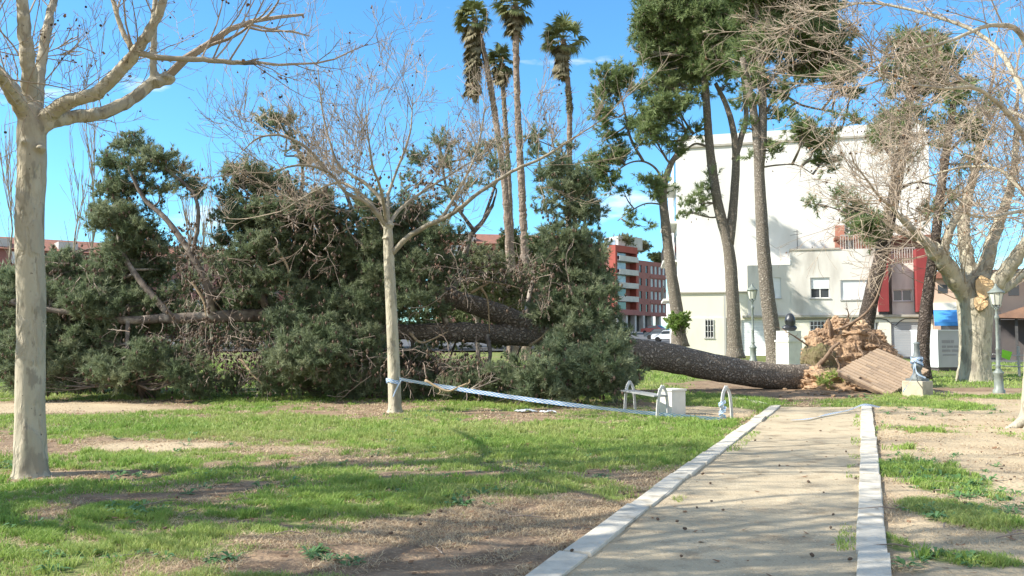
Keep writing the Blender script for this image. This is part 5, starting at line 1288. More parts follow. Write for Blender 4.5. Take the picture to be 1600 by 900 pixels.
# leafy shrubs and trees between the palms, and by the brick building
def bush(name, label, px, py, rx, ry, Y, m_, seed, n=60, trunkpx=None, r=.5, group=None, nlen=.2, nwid=.08, pts=None, cat='tree', base_py=None, nt=34):
    c = W(px, py, Y); zb = float(terrain(0, Y)); b0 = W(trunkpx or px, 510, Y); b0[2] = zb
    t = thing(name, label, cat, b0, group); rr = np.random.default_rng(seed)
    g = Geo(); sp = spline([b0 - [0, 0, .1], (b0 + c) / 2 + rr.normal(0, .1, 3), c], 6); g.tube(sp, np.linspace(.13, .05, len(sp)) * r / .5, 8); g.build('trunk', M['pine_limb'], t, True)
    a, b_ = rx * Y / F_PX, ry * Y / F_PX
    P = fill_cluster(c, (a, (a + b_) / 2, b_), n, rr, .4); P = P[P[:, 2] > zb + r * .3]
    g = Geo(); foliage(g, P, r * rr.uniform(.6, 1.2, len(P)), seed, nt, 7, nlen, nwid); g.build('crown', m_, t)['kind'] = 'stuff'
    g = Geo()
    for p in P: 
        q = along(sp, rr.uniform(.4, 1))[0]; g.tube([q, (p + q) / 2 + rr.normal(0, .1, 3), p], [.03 * r / .5, .02 * r / .5, .008], 3, cap=False)
    g.build('small_branches', M['pine_limb'], t)['kind'] = 'stuff'
    return t
bush('leafy_tree', 'grey olive leafy tree behind the log, left of the palm trunks', 748, 425, 48, 45, 44, M['leaf_olive'], 401, 130, r=.45, nwid=.05)
bush('leafy_tree', 'green bushy tree against the terracotta block, between the palm trunks', 800, 388, 22, 30, 70, M['leaf_dark'], 402, 60, r=.6, nwid=.08)
bush('leafy_tree', 'dark evergreen tree right of the palm trunks before the terracotta block', 848, 405, 26, 34, 72, M['leaf_dark'], 403, 90, r=.7, nwid=.09)
bush('leafy_tree', 'dark round tree half covering the left side of the brick building', 925, 432, 24, 38, 95, M['leaf_dark'], 404, 120, r=.9, nlen=.3, nwid=.12)
bush('leafy_tree', 'grey green loose tree low behind the palm trunks', 800, 455, 50, 35, 46, M['leaf_olive'], 405, 110, r=.45, nwid=.05)
bush('leafy_sapling', 'small bright green leafy sapling at the foot of the thin pine', 1062, 503, 15, 15, 40, M['leaf_fresh'], 406, 46, r=.22, nlen=.12, nwid=.06, trunkpx=1057, nt=16)
for i_, (px, py, rx, ry, w) in enumerate(((975, 376, 14, 6, 0), (1000, 386, 18, 7, 1), (1026, 402, 12, 7, 2))):
    Yr = [190, 206, 222][i_]; c = W(px, py, Yr); zz = ztp
    t = thing('roof_shrub', ['pale green shrub on the brick building roof, leftmost', 'wide green shrub in the middle of the brick building roof', 'dark green shrub hanging at the right end of the brick roof'][i_], 'shrub', (c[0], c[1], zz), 'roof garden shrubs')
    rr = np.random.default_rng(500 + i_); P = fill_cluster(c, (rx * Yr / F_PX, 1.5, ry * Yr / F_PX), 46, rr, .5); g = Geo(); foliage(g, P, .9 * rr.uniform(.7, 1.2, len(P)), 500 + i_, 30, 7, .5, .16); g.build('leaves', M['leaf_olive' if i_ < 2 else 'leaf_dark'], t)

# far belt of trees and shrubs seen through the fallen crown
g = Geo(); r = np.random.default_rng(515); P = []
for _ in range(900):
    x = r.uniform(-58, 9); y = r.uniform(74, 92); hh = 2.2 + (6.5 if -19 < x < -2 else 3.6) * vnoise(np.float64(x), np.float64(y) * .2, 7, 19, 3); P.append([x, y, float(terrain(x, y)) + r.random() ** .7 * hh])
P = np.array(P); foliage(g, P, r.uniform(.6, 1.1, len(P)), 516, 26, 7, .4, .14); o = g.build('far_trees', M['leaf_dark']); o['kind'] = 'stuff'; o['label'] = 'belt of far green trees and shrubs behind the fallen crown'
# ------------------------------------------------------------------ the fallen pine
ft = thing('fallen_pine', 'huge uprooted pine lying across the park, its green crown sprawling to the left', 'fallen tree', G(1270, 606))
def limb(pts, r0, r1, name='limb', m='pine_limb', n=12, rough=.05, seed=1):
    sp = spline(pts, 8); g = Geo(); g.tube(sp, np.linspace(r0, r1, len(sp)), n, rough=rough, seed=seed); g.build(name, M[m], ft, True); return sp
LT = [(1290, 584, 28.0), (1250, 590, 27.6), (1200, 587, 27.2), (1150, 580, 26.8), (1100, 571, 26.5), (1040, 558, 26.1), (980, 551, 25.8), (920, 538, 25.5), (860, 522, 25.2), (820, 508, 25.0), (770, 487, 24.8), (720, 470, 24.6), (660, 448, 24.3), (600, 425, 24.1)]
main = spline([W(*p) for p in LT], 8)
u = np.linspace(0, 1, len(main)); rad = np.interp(u, [0, .06, .2, .45, .62, .72, .85, 1], [.50, .42, .40, .45, .44, .32, .25, .15])
g = Geo(); g.tube(main, rad, 36, rough=.022, seed=3); g.build('trunk', M['pine_bark'], ft, True)
second = limb([W(860, 522, 25.2), W(800, 524, 24.8), W(740, 520, 24.4), W(680, 518, 24.1), W(620, 518, 23.8), W(560, 500, 23.6), W(500, 492, 23.5)], .34, .14, m='pine_bark', n=20, seed=5)
big = limb([W(640, 440, 24.3), W(560, 470, 23.8), (W(480, 486, 23.4)), W(400, 492, 23.2), W(320, 496, 23.0), W(250, 498, 22.8)], .24, .13, n=16, seed=6)
limbs = [main[40:], second, big]
for k, (pts, a, b_) in enumerate((
    ([W(640, 440, 24.2), W(600, 400, 24.3), W(560, 350, 24.5), W(540, 300, 24.6)], .14, .05),
    ([W(420, 490, 23.2), W(400, 440, 23.2), W(380, 380, 23.4), W(400, 310, 23.5)], .11, .05),
    ([W(480, 486, 23.4), W(470, 430, 23.8), W(468, 330, 24.2), W(472, 260, 24.4), W(450, 195, 24.5)], .09, .03),
    ([W(330, 496, 23.0), W(325, 450, 22.8), W(300, 400, 22.8), W(262, 345, 22.9), W(225, 310, 23), W(200, 260, 23)], .12, .04),
    ([W(300, 400, 22.8), W(310, 340, 22.8), W(300, 300, 23), W(260, 265, 23), W(215, 235, 23)], .06, .03),
    ([W(270, 498, 22.8), W(220, 440, 23.0), W(190, 390, 23.2), W(180, 320, 23.4)], .10, .04),
    ([W(250, 498, 22.8), W(190, 500, 22.6), W(120, 490, 22.5), W(50, 480, 22.4), W(0, 470, 22.5)], .12, .04),
    ([W(700, 468, 24.6), W(720, 420, 25), W(735, 370, 25.3), W(755, 345, 25.6), W(770, 320, 25.6)], .11, .05),
    ([W(880, 528, 25.3), W(885, 470, 25.0), W(895, 400, 24.8), W(898, 330, 24.7), W(888, 250, 24.7)], .13, .04),
    ([W(920, 538, 25.2), W(940, 560, 24.0), W(960, 580, 23.2)], .08, .03),
    ([W(700, 520, 24.1), W(690, 470, 23.9), W(695, 430, 23.7), W(680, 380, 23.6)], .09, .04),
    ([W(560, 500, 23.6), W(540, 540, 22.8), W(520, 580, 22.2)], .07, .03),
    ([W(760, 520, 24.4), W(765, 560, 23.4), W(740, 600, 22.8)], .07, .03),
    ([W(420, 492, 23.2), W(440, 540, 22.6), W(450, 590, 22.1)], .07, .03),
    ([W(200, 500, 22.6), W(200, 550, 22.2), W(215, 600, 22.0)], .06, .03),
    ([W(740, 360, 25.3), W(700, 300, 25.4), W(690, 240, 25.5)], .06, .025),
    ([W(755, 345, 25.6), W(775, 280, 25.8), W(772, 220, 26)], .05, .02),
    ([W(820, 508, 25), W(830, 450, 26), W(850, 400, 26.6), W(870, 340, 27)], .09, .03))):
    limbs.append(limb(pts, a, b_, seed=20 + k))
# pale dead snags
for pts in ([(708, 430, 24.2), (740, 436, 24), (790, 445, 23.8), (818, 452, 23.7)], [(735, 458, 24), (760, 444, 24), (768, 440, 24)], [(828, 540, 24), (845, 528, 23.6), (858, 514, 23.5)], [(840, 438, 24), (850, 425, 24), (866, 420, 24)], [(752, 450, 24), (762, 470, 24), (765, 520, 24)],
            [(850, 448, 24), (880, 455, 24)], [(300, 440, 22.6), (318, 470, 22.6), (322, 495, 22.6)], [(430, 385, 22.6), (450, 420, 22.6), (448, 460, 22.6)], [(640, 520, 23.2), (660, 535, 23.0), (700, 518, 23.2)], [(375, 560, 22), (395, 585, 21.8), (410, 600, 21.8)], [(745, 555, 23), (760, 580, 22.8), (770, 605, 22.6)]):
    limb([W(*p) for p in pts], .045, .015, m='stick', n=6, name='snag')
# crown
CL = [(30, 450, 42, 30), (20, 500, 40, 40), (30, 560, 36, 42), (90, 425, 44, 22), (92, 470, 42, 32), (110, 520, 46, 34), (120, 575, 50, 36), (60, 600, 40, 18), (170, 540, 44, 40), (170, 590, 40, 24), (160, 480, 40, 28), (215, 600, 36, 18), (230, 560, 34, 26),
      (205, 225, 32, 16), (232, 250, 34, 18), (182, 260, 20, 18), (175, 300, 28, 20), (205, 290, 26, 16), (160, 335, 24, 18), (190, 345, 42, 26), (215, 385, 40, 28), (185, 400, 34, 22), (265, 268, 26, 12), (290, 288, 20, 10), (308, 300, 14, 8), (242, 425, 34, 20), (150, 440, 34, 20), (110, 400, 22, 10, 0, .5), (250, 300, 12, 8, 0, .5), (235, 335, 14, 12, 0, .7),
      (380, 270, 32, 18), (360, 300, 26, 16), (410, 290, 36, 22), (425, 335, 44, 26), (375, 340, 34, 22), (350, 375, 18, 14), (400, 385, 40, 26), (445, 395, 40, 30), (365, 430, 30, 20), (380, 462, 30, 16), (420, 440, 34, 22), (455, 300, 30, 20),
      (432, 185, 17, 9), (452, 196, 15, 10), (466, 222, 12, 15, 0, .8), (478, 252, 12, 12, 0, .8), (422, 200, 10, 8),
      (500, 320, 34, 22), (530, 355, 34, 26), (495, 380, 38, 28), (550, 395, 42, 30), (520, 430, 42, 28), (590, 330, 32, 22), (590, 375, 36, 26), (600, 430, 42, 28), (645, 330, 34, 22), (640, 375, 38, 28), (690, 365, 30, 20), (660, 420, 42, 28), (700, 410, 28, 22), (690, 436, 22, 12, 0, .8),
      (490, 470, 38, 24), (530, 480, 38, 28), (500, 520, 44, 30), (470, 560, 44, 32), (440, 590, 42, 24), (520, 560, 42, 34), (540, 600, 44, 18), (490, 605, 40, 14), (570, 540, 36, 30), (575, 480, 34, 26), (590, 585, 36, 26), (625, 485, 20, 14, 0, .7), (655, 462, 34, 18), (682, 478, 18, 12), (650, 570, 40, 22, 0, .8), (650, 600, 36, 18),
      (700, 578, 36, 20, 0, .7), (720, 600, 38, 18), (770, 592, 38, 20), (290, 585, 34, 22), (310, 610, 30, 10), (340, 595, 26, 16, 0, .7), (380, 600, 30, 14, 0, .7), (270, 460, 30, 20, 0, .5), (310, 440, 22, 16, 0, .5),
      (888, 228, 18, 14), (880, 255, 26, 16), (910, 280, 26, 18), (882, 300, 30, 20), (860, 330, 20, 12, 0, .6), (905, 335, 32, 22), (885, 365, 34, 22), (920, 375, 26, 20), (900, 405, 38, 22), (870, 420, 30, 22), (918, 435, 32, 24), (885, 455, 42, 26), (860, 490, 34, 26, 0, .9), (915, 485, 36, 28), (940, 525, 30, 24), (900, 525, 40, 28, -2.2), (868, 556, 30, 20, -2.2), (905, 570, 46, 26, -2.5), (850, 590, 40, 26, -2.6), (945, 570, 36, 28, -2.6), (925, 605, 44, 18, -2.8), (965, 600, 26, 18, -2.8), (975, 560, 16, 14, -2.4, .7), (830, 610, 34, 14, -2.6), (950, 480, 14, 20, 0, .5), (936, 330, 10, 12, 0, .5), (965, 530, 18, 18, -2, .7),
      (810, 580, 32, 22, -2, .8),
      (60, 478, 44, 18), (130, 470, 40, 18), (200, 478, 36, 18), (250, 485, 26, 14), (400, 478, 34, 16), (345, 470, 22, 14, 0, .7), (440, 505, 34, 18), (385, 520, 26, 16, 0, .6), (300, 560, 34, 20, 0, .7),  (235, 500, 24, 16), (180, 430, 40, 26), (70, 440, 40, 24), (265, 400, 22, 16, 0, .5), (330, 400, 20, 16, 0, .5), (400, 350, 40, 28), (470, 345, 34, 26), (470, 420, 34, 26), (560, 440, 40, 28), (620, 400, 40, 28), (560, 510, 34, 22),
       (880, 610, 44, 14, -2.8), (980, 585, 18, 20, -2.8), (955, 545, 26, 24, -2.6), (930, 400, 20, 18), (940, 450, 18, 22), (855, 380, 20, 20, 0, .7), (860, 445, 26, 20), (875, 280, 24, 18), (915, 310, 24, 16),
      (680, 225, 26, 14, 1, .4), (700, 255, 28, 16, 1, .5), (665, 250, 20, 12, 1, .5), (735, 240, 24, 18, 1, .4), (765, 225, 16, 22, 1, .5), (780, 260, 20, 16, 1, .4), (830, 215, 14, 10, 1, .5), (760, 290, 22, 16, 1, .4), (720, 300, 26, 16, 1, .4), (840, 240, 12, 10, 1, .4), (850, 275, 14, 10, 1, .3), (645, 290, 20, 14, 1, .5)]
CL = [c if len(c) > 4 else c + (0 if c[1] < 430 else -1.2 * min(1, (c[1] - 430) / 120), ) for c in CL]
CL = [c[:4] + (c[4] + random.uniform(-.7, .7),) + c[5:] for c in CL]
C_ = pine_crown(ft, limbs, CL, 23.4, 601, M['needle_fallen'], M['pine_limb'], clump_r=.27, dens=.70, nlen=.12, nwid=.018, nt=39, nn=11, limb_r=.045, twig_r=.008, shell=.45, cones=True)
# inner and far side foliage gives the crown its depth
C2 = [(c[0] + random.uniform(-15, 15), c[1] + random.uniform(-4, 14), c[2], c[3], 1.9 + random.uniform(-.3, 1.2), .55) for c in CL if 380 < c[1] < 620 and not (610 < c[0] < 850 and 440 < c[1] < 560)]
pine_crown(ft, limbs, C2, 23.4, 602, M['needle_fallen'], M['pine_limb'], clump_r=.34, dens=.6, nlen=.16, nwid=.034, nt=26, nn=8, limb_r=.04, twig_r=.008, name='inner_foliage', cones=False)
# broken dead twigs and cones caught in the crown
r = np.random.default_rng(77); g = Geo(); gl = Geo()
for (px, py, rx, ry, n) in ((300, 530, 60, 40, 100), (370, 550, 60, 40, 110), (250, 540, 40, 50, 60), (330, 440, 40, 40, 60), (290, 400, 25, 50, 50), (680, 575, 60, 26, 70), (740, 580, 60, 26, 70), (620, 560, 50, 30, 50), (790, 430, 60, 26, 50), (860, 450, 40, 40, 50), (480, 350, 60, 60, 70), (420, 560, 50, 40, 50), (560, 560, 40, 40, 50), (710, 410, 50, 30, 40), (110, 420, 50, 20, 30), (640, 300, 70, 60, 70), (500, 300, 80, 50, 60)):
    for _ in range(int(n * .6)):
        p = W(px + r.normal(0, rx * .6), py + r.normal(0, ry * .6), 22.6 + r.uniform(-1.2, 1.6))
        if p[2] < .1: continue
        d = r.normal(0, 1, 3) + [0, 0, -.2]; grow(g, p, d, r.uniform(.3, 1.1), .011, 1, r, -.15, None, (2, 6), .35, (.4, 1.1), rmin=.006)
        for _ in range(3):
            q = p + r.normal(0, .22, 3); h = r.uniform(.025, .055); gl.add([q + [0, 0, h * 1.3], q + [h, 0, 0], q + [0, h, 0], q + [-h, 0, 0], q + [0, -h, 0], q - [0, 0, h * 1.3]], tris=[[0,1,2],[0,2,3],[0,3,4],[0,4,1],[5,2,1],[5,3,2],[5,4,3],[5,1,4]])
g.build('dead_twigs', M['dead_twig'], ft)['kind'] = 'stuff'; gl.build('loose_cones', M['cone'], ft)['kind'] = 'stuff'

# root plate: torn earth with roots
plate_v = []
import bmesh
def rock_mesh(seed, m_, name):
    bm = bmesh.new(); bmesh.ops.create_icosphere(bm, subdivisions=2, radius=1); rr = random.Random(seed)
    for v in bm.verts: v.co *= rr.uniform(.75, 1.2)
    me = bpy.data.meshes.new(name); bm.to_mesh(me); bm.free(); me.materials.append(m_); return me
def blob(cx, pyc, Y, rx, ry, rz_, seed, amp=.22, nu=90, nv=56):
    c = W(cx, pyc, Y); th = np.linspace(0, math.pi, nv); ph = np.linspace(0, 2 * math.pi, nu, endpoint=False); TH, PH = np.meshgrid(th, ph, indexing='ij')
    d = np.stack([np.sin(TH) * np.cos(PH), np.sin(TH) * np.sin(PH), np.cos(TH)], -1)
    q = d * 2.3 + seed; n = 1.5 * vnoise3(q + 20, 1.0, seed, 6) + .9 * vnoise3(q + 40, .33, seed + 9, 5) - 1.2
    f = 1 + amp * 2.6 * n
    V = c + d * f[..., None] * np.array([rx, ry, rz_]); i = np.arange(nv - 1)[:, None] * nu; j = np.arange(nu)[None]; j2 = (j + 1) % nu
    return V.reshape(-1, 3), np.stack([i + j, i + nu + j, i + nu + j2, i + j2], -1).reshape(-1, 4)
g = Geo()
for a in ((1312, 570, 28.4, 1.12, .9, 1.12, 3), (1296, 600, 27.4, 1.05, .8, .5, 5), (1345, 580, 28.2, 1.15, .8, .92, 7), (1322, 532, 28.4, .95, .7, .52, 9), (1350, 545, 28.2, .75, .6, .5, 19), (1284, 556, 28.2, .6, .6, .62, 29), (1308, 512, 28.4, .42, .4, .30, 39), (1338, 516, 28.4, .40, .4, .26, 41), (1284, 528, 28.4, .34, .4, .30, 43), (1366, 532, 28.3, .34, .4, .28, 47), (1330, 612, 26.8, 1.2, .6, .28, 12), (1285, 618, 26.4, .8, .5, .16, 14), (1372, 560, 28.6, .6, .6, .4, 15)):
    V, Q = blob(*a[:3], *a[3:6], a[6], .36); g.add(V, quads=Q); plate_v.append(V)
g.build('root_plate', M['earth'], ft, False)
g = Geo()
for a in ((1285, 566, 27.6, .42, .3, .58, 21), (1298, 590, 27.2, .35, .3, .34, 23), (1268, 560, 27.9, .35, .3, .40, 25)):
    V, Q = blob(*a[:3], *a[3:6], a[6], .2, 50, 30); g.add(V, quads=Q)
g.build('torn_turf', M['earth_dark'], ft, False)
RT = [([(1300, 520), (1330, 505, -.4), (1352, 490, -.6), (1368, 468, -.7), (1378, 440, -.7), (1384, 425, -.6)], .05, .018), ([(1300, 530), (1298, 510, -.3), (1294, 498, -.3)], .08, .04), ([(1318, 525), (1330, 508, -.3), (1340, 500, -.4), (1350, 498, -.5)], .05, .02),
      ([(1262, 540), (1245, 528, -.2), (1232, 520, -.2), (1222, 514, 0)], .03, .01), ([(1330, 540), (1345, 548, -.7), (1350, 560, -.9), (1352, 580, -1)], .035, .012), ([(1350, 545), (1380, 540, -.6), (1395, 548, -.8)], .04, .015), ([(1355, 555), (1375, 552, -.6), (1398, 540, -.8)], .035, .012),
      ([(1275, 575, -.6), (1290, 560, -.9), (1300, 545, -1.1), (1312, 535, -1.2)], .09, .04), ([(1280, 590, -.9), (1300, 590, -1.2), (1312, 575, -1.3), (1306, 560, -1.3)], .07, .035), ([(1320, 505), (1326, 492, -.3), (1322, 480, -.4)], .03, .01), ([(1340, 520), (1360, 520, -.5), (1372, 530, -.6), (1376, 545, -.7)], .035, .012)]
for k, (pts, a, b_) in enumerate(RT):
    sp = spline(Wl(pts, 28.0), 6); g = Geo(); g.tube(sp, np.linspace(a, b_, len(sp)), 8, rough=.09, seed=k); 
    for _ in range(7): q, tan = along(sp, r.uniform(.2, 1)); grow(g, q, tan + r.normal(0, .6, 3), r.uniform(.15, .5), .010, 1, r, -.2, None, (1, 4), .3)
    g.build('root', M['root'], ft, True)
g = Geo()
for _ in range(110):
    p = W(r.uniform(1268, 1385), r.uniform(515, 600), 27.8 + r.uniform(-.9, .2)); d = r.normal(0, 1, 3) + [0, -.5, -.2]; grow(g, p, d, r.uniform(.15, .55), .008, 0, r, -.5, None, wander=.35, rmin=.004)
g.build('fine_roots', M['root'], ft)['kind'] = 'stuff'
g = Geo(); P = np.array([W(1300, 590, 26.6) + [r.normal(0, .25), r.normal(0, .12), r.normal(0, .08)] for _ in range(10)] + [W(1283, 598, 26.4) + [r.normal(0, .15), 0, r.normal(0, .05)] for _ in range(5)])
foliage(g, P, np.full(len(P), .13), 881, 24, 8, .09, .014); g.build('turf_tufts', M['grass'], ft)['kind'] = 'stuff'
# lumps of soil still clinging to the plate
g = Geo(); lump = rock_mesh(51, M['earth'], 'lump'); LV = np.array([v.co[:] for v in lump.vertices]); LF = np.array([p_.vertices[:] for p_ in lump.polygons]); bpy.data.meshes.remove(lump)
PV = np.vstack([np.array(v) for v in plate_v])
for k in r.integers(0, len(PV), 1500):
    s_ = r.uniform(.025, .11) * r.random() ** .6 + .02; R3 = rotz(r.uniform(0, 6))[:3, :3]
    if PV[k][2] < .05: continue
    g.add((LV * [1, .8, .7] * s_) @ R3.T + PV[k], tris=LF)
g.build('soil_lumps', M['earth'], ft)['kind'] = 'stuff'
# spilled clods of earth
cl_me = [rock_mesh(k, M['earth'], 'earth_clod') for k in range(4)]
for k in range(34):
    px, py = r.normal(1300, 48), r.uniform(604, 628); p = G(px, py); o = bpy.data.objects.new('earth_clod', cl_me[k % 4]); COL.objects.link(o); s_ = r.uniform(.03, .11)
    o.scale = (s_, s_ * .9, s_ * .65); o.location = (p[0], p[1], gz(p[0], p[1]) + s_ * .3); o.rotation_euler = (0, 0, r.uniform(0, 6)); o['label'] = 'tan clod of earth spilled on the ground by the root plate'; o['category'] = 'clod'; o['group'] = 'earth clods below the root plate'

# lifted slab of paving
Pa, Pb, Pc = W(1309, 583, 25.9), W(1386, 619, 24.5), W(1373, 547, 27.0); Pd = Pb + Pc - Pa
e1 = Pb - Pa; e2 = Pc - Pa; nrm = unit(np.cross(e1, e2)); nrm = nrm if nrm[1] < 0 or nrm[2] > 0 else -nrm
if nrm[2] < 0: nrm = -nrm
ps = thing('lifted_paving', 'tilted slab of brown block paving heaved up beside the root plate', 'paving', Pb)
g = Geo(); A = [Pa, Pb, Pd, Pc]; B = [p - nrm * .10 for p in A]; g.add(A + B, quads=[[0, 1, 2, 3], [7, 6, 5, 4], [0, 4, 5, 1], [1, 5, 6, 2], [2, 6, 7, 3], [3, 7, 4, 0]]); g.build('mortar_bed', M['mortar'], ps)
g = Geo(); n = 14
for k in range(n):
    a0, a1 = (k + .15) / n, (k + .85) / n; u = -.02 - (.03 * r.random()); row = .5 * (k % 2) * .3
    while u < 1.0:
        u1 = min(1.02, u + .24 + row); row = 0
        if (k < 3 and r.random() < .10) or u1 - u < .03: u = u1; continue
        h = .05 + r.uniform(0, .008); q = [Pa + e1 * (u + .002) + e2 * a0, Pa + e1 * (u1 - .002) + e2 * a0, Pa + e1 * (u1 - .002) + e2 * a1, Pa + e1 * (u + .002) + e2 * a1]
        V = [p + nrm * .003 for p in q] + [p + nrm * h for p in q]; g.add(V, quads=[[4, 5, 6, 7], [0, 1, 5, 4], [1, 2, 6, 5], [2, 3, 7, 6], [3, 0, 4, 7]], tint=r.random()); u = u1
g.build('paving_blocks', M['paving'], ps)

# concrete base with the foot of an old cast iron lamp
bc = G(1438, 620); bc[1] += .15; ang = math.radians(38)
lb = thing('lamp_foot', 'ornate iron lamp foot wrapped in tape on a square stone block', 'lamp post', (bc[0], bc[1], 0))
Mx = rotz(ang, (bc[0], bc[1], 0)); g = Geo(); g.box((-.29, -.29, -.1), (.29, .29, .43), Mx); o = g.build('stone_base', M['stone_block'], lb)
bv_ = o.modifiers.new('b', 'BEVEL'); bv_.width = .02; bv_.segments = 2
g = Geo(); g.box((-.22, -.22, .433), (.22, .22, .49), Mx); g.build('foot_plate', M['iron'], lb)
g = Geo(); g.lathe([(.19, .49), (.17, .54), (.12, .60), (.10, .70), (.13, .76), (.15, .80), (.15, .84), (.10, .88), (.085, .95), (.10, 1.02), (.14, 1.05), (.14, 1.08), (.09, 1.12), (.075, 1.25), (.07, 1.42), (.085, 1.45), (.06, 1.48), (.0, 1.49)], 20, (bc[0], bc[1], 0))
g.build('pedestal', M['iron'], lb, True)

def lamp(px, py_base, py_top, label):
    b0 = G(px, py_base); Y = b0[1]; H = W(px, py_top, Y)[2] - b0[2]; s_ = H / 3.3
    t = thing('street_lamp', label, 'street lamp', b0, 'old fashioned lantern street lamps')
    g = Geo(); g.lathe([(r_ * s_, z * s_) for r_, z in [(.17, -.03), (.17, .10), (.13, .14), (.12, .55), (.15, .60), (.15, .64), (.08, .70), (.06, .78), (.085, .82), (.06, .86), (.05, 1.3), (.065, 1.33), (.045, 1.37), (.042, 2.2), (.06, 2.24), (.07, 2.30), (.04, 2.35), (.035, 2.5), (.07, 2.54), (.04, 2.58), (.03, 2.66)]], 14, b0); g.build('pole', M['lamp_green'], t, True)
    g = Geo()
    for k in range(4):
        a = k * math.pi / 2 + .4; d = np.array([math.cos(a), math.sin(a), 0]) * s_
        g.tube([b0 + [0, 0, 2.56 * s_], b0 + d * .14 + [0, 0, 2.6 * s_], b0 + d * .17 + [0, 0, 2.68 * s_]], .012 * s_, 5)
    g.build('lantern_bracket', M['lamp_green'], t)
    g = Geo(); g.lathe([(.0, 2.66 * s_), (.13 * s_, 2.66 * s_), (.20 * s_, 3.0 * s_), (0, 3.0 * s_)], 8, b0); g.build('lantern_glass', M['lamp_glass'], t)
    g = Geo()
    for k in range(8):
        a = k * math.pi / 4; d = np.array([math.cos(a), math.sin(a), 0]) * s_; g.tube([b0 + d * .134 + [0, 0, 2.66 * s_], b0 + d * .204 + [0, 0, 3.0 * s_]], .009 * s_, 4)
    g.build('lantern_frame', M['lamp_green'], t)
    g = Geo(); g.lathe([(r_ * s_, z * s_) for r_, z in [(.205, 3.003), (.235, 3.01), (.235, 3.04), (.19, 3.07), (.10, 3.15), (.06, 3.19), (.06, 3.22), (.03, 3.24), (.035, 3.28), (.0, 3.3)]], 12, b0); g.build('lantern_cap', M['lamp_green'], t, True)
lamp(1561, 615, 443, 'street lamp with pale lantern at the right edge beside the big plane tree')
lamp(1177, 566, 443, 'street lamp standing between the two tall pines before the white house')

# bust on a pedestal
pb = W(1233, 565, 39); pb[2] = terrain(0, 39)
ped = thing('stone_pedestal', 'white stone pedestal behind the log carrying the dark bust', 'pedestal', pb)
Mx = rotz(.45, (pb[0], pb[1], pb[2])); zt_ = W(1233, 517, 39)[2] - pb[2]
g = Geo(); g.box((-.40, -.40, -.1), (.40, .40, zt_ * .70), Mx); g.box((-.46, -.46, -.1), (.46, .46, .12), Mx); g.build('plinth', M['white_stone'], ped)
g = Geo(); g.box((-.44, -.44, zt_ * .70 + .003), (.44, .44, zt_ * .75), Mx); g.box((-.38, -.38, zt_ * .75 + .003), (.38, .38, zt_), Mx); g.build('cap', M['white_stone'], ped)
g = Geo(); c = pb + np.array([.05, 0, zt_])
V, Q = blob(1233, 500, 39, .23, .26, .33, 31, .07, 28, 18); V = V - V.mean(0) + c + [.02, 0, .46]; g.add(V, quads=Q)
V, Q = blob(1233, 500, 39, .33, .20, .16, 33, .05, 28, 18); V = V - V.mean(0) + c + [0, 0, .13]; g.add(V, quads=Q)
g.lathe([(.17, .12), (.145, .22), (.15, .36)], 12, c); g.tube([c + [-.14, -.1, .50], c + [-.22, -.16, .46], c + [-.15, -.12, .40]], [.03, .035, .03], 6)
g.build('bust', M['bronze'], None, True, props=P_('dark bronze bust of a head on the white pedestal', 'bust'))

# benches and the pale block
def bench(px_f, py_f, dpx, label, slats=True):
    """cast side frame facing the camera, slats running away to the left"""
    b0 = G(px_f, py_f); t = thing('park_bench', label, 'bench', b0)
    h = .66
    for side in ((0,) if not slats else (0, 1)):
        off = np.array([-.42 * side, 1.72 * side, 0]); g = Geo()
        A = b0 + off; B = A + np.array([.25, .16, 0])
        def bar(pts, w=.05, th=.035):
            sp = spline(pts, 5)
            for i_ in range(len(sp) - 1):
                d = sp[i_ + 1] - sp[i_]; s_ = unit(np.cross(d, [0.2, -.98, 0])) * w / 2; q = unit(np.array([.2, -.98, 0])) * th / 2
                V = [sp[i_] - s_ - q, sp[i_] + s_ - q, sp[i_] + s_ + q, sp[i_] - s_ + q, sp[i_ + 1] - s_ - q, sp[i_ + 1] + s_ - q, sp[i_ + 1] + s_ + q, sp[i_ + 1] - s_ + q]; g.add(V, quads=[[0, 1, 5, 4], [1, 2, 6, 5], [2, 3, 7, 6], [3, 0, 4, 7], [0, 3, 2, 1], [4, 5, 6, 7]])
        bar([A, A + (B - A) * .06 + [0, 0, .25], A + (B - A) * .20 + [0, 0, .52], A + (B - A) * .5 + [0, 0, h]], .055, .04)
        bar([B, B - (B - A) * .06 + [0, 0, .25], B - (B - A) * .20 + [0, 0, .52], A + (B - A) * .5 + [0, 0, h - .002]], .05, .04)
        g.build('side_frame', M['bench_white'], t)
    if slats:
        for k in range(5):
            f = .12 + .19 * k; A = b0 + np.array([.30, .10, 0]) * (f - .3) + [.02, 0, .44]; B = A + np.array([-.44, 1.78, 0])
            g = Geo(); s_ = unit([.97, .24, 0]) * .028; V = [A - s_, A + s_, B + s_, B - s_]; V = V + [p + [0, 0, .03] for p in V]; g.add(V, quads=[[0, 3, 2, 1], [4, 5, 6, 7], [0, 1, 5, 4], [1, 2, 6, 5], [2, 3, 7, 6], [3, 0, 4, 7]]); g.build('seat_slat', M['slat'], t)
        for k in range(0):
            A = b0 + np.array([.20, .14, .50 + .11 * k]); B = A + np.array([-.44, 1.78, 0]); g = Geo(); V = [A, A + [.02, .03, 0], B + [.02, .03, 0], B]; V = V + [p + [0, 0, .08] for p in V]; g.add(V, quads=[[0, 3, 2, 1], [4, 5, 6, 7], [0, 1, 5, 4], [1, 2, 6, 5], [2, 3, 7, 6], [3, 0, 4, 7]]); g.build('back_slat', M['slat'], t)
    return b0
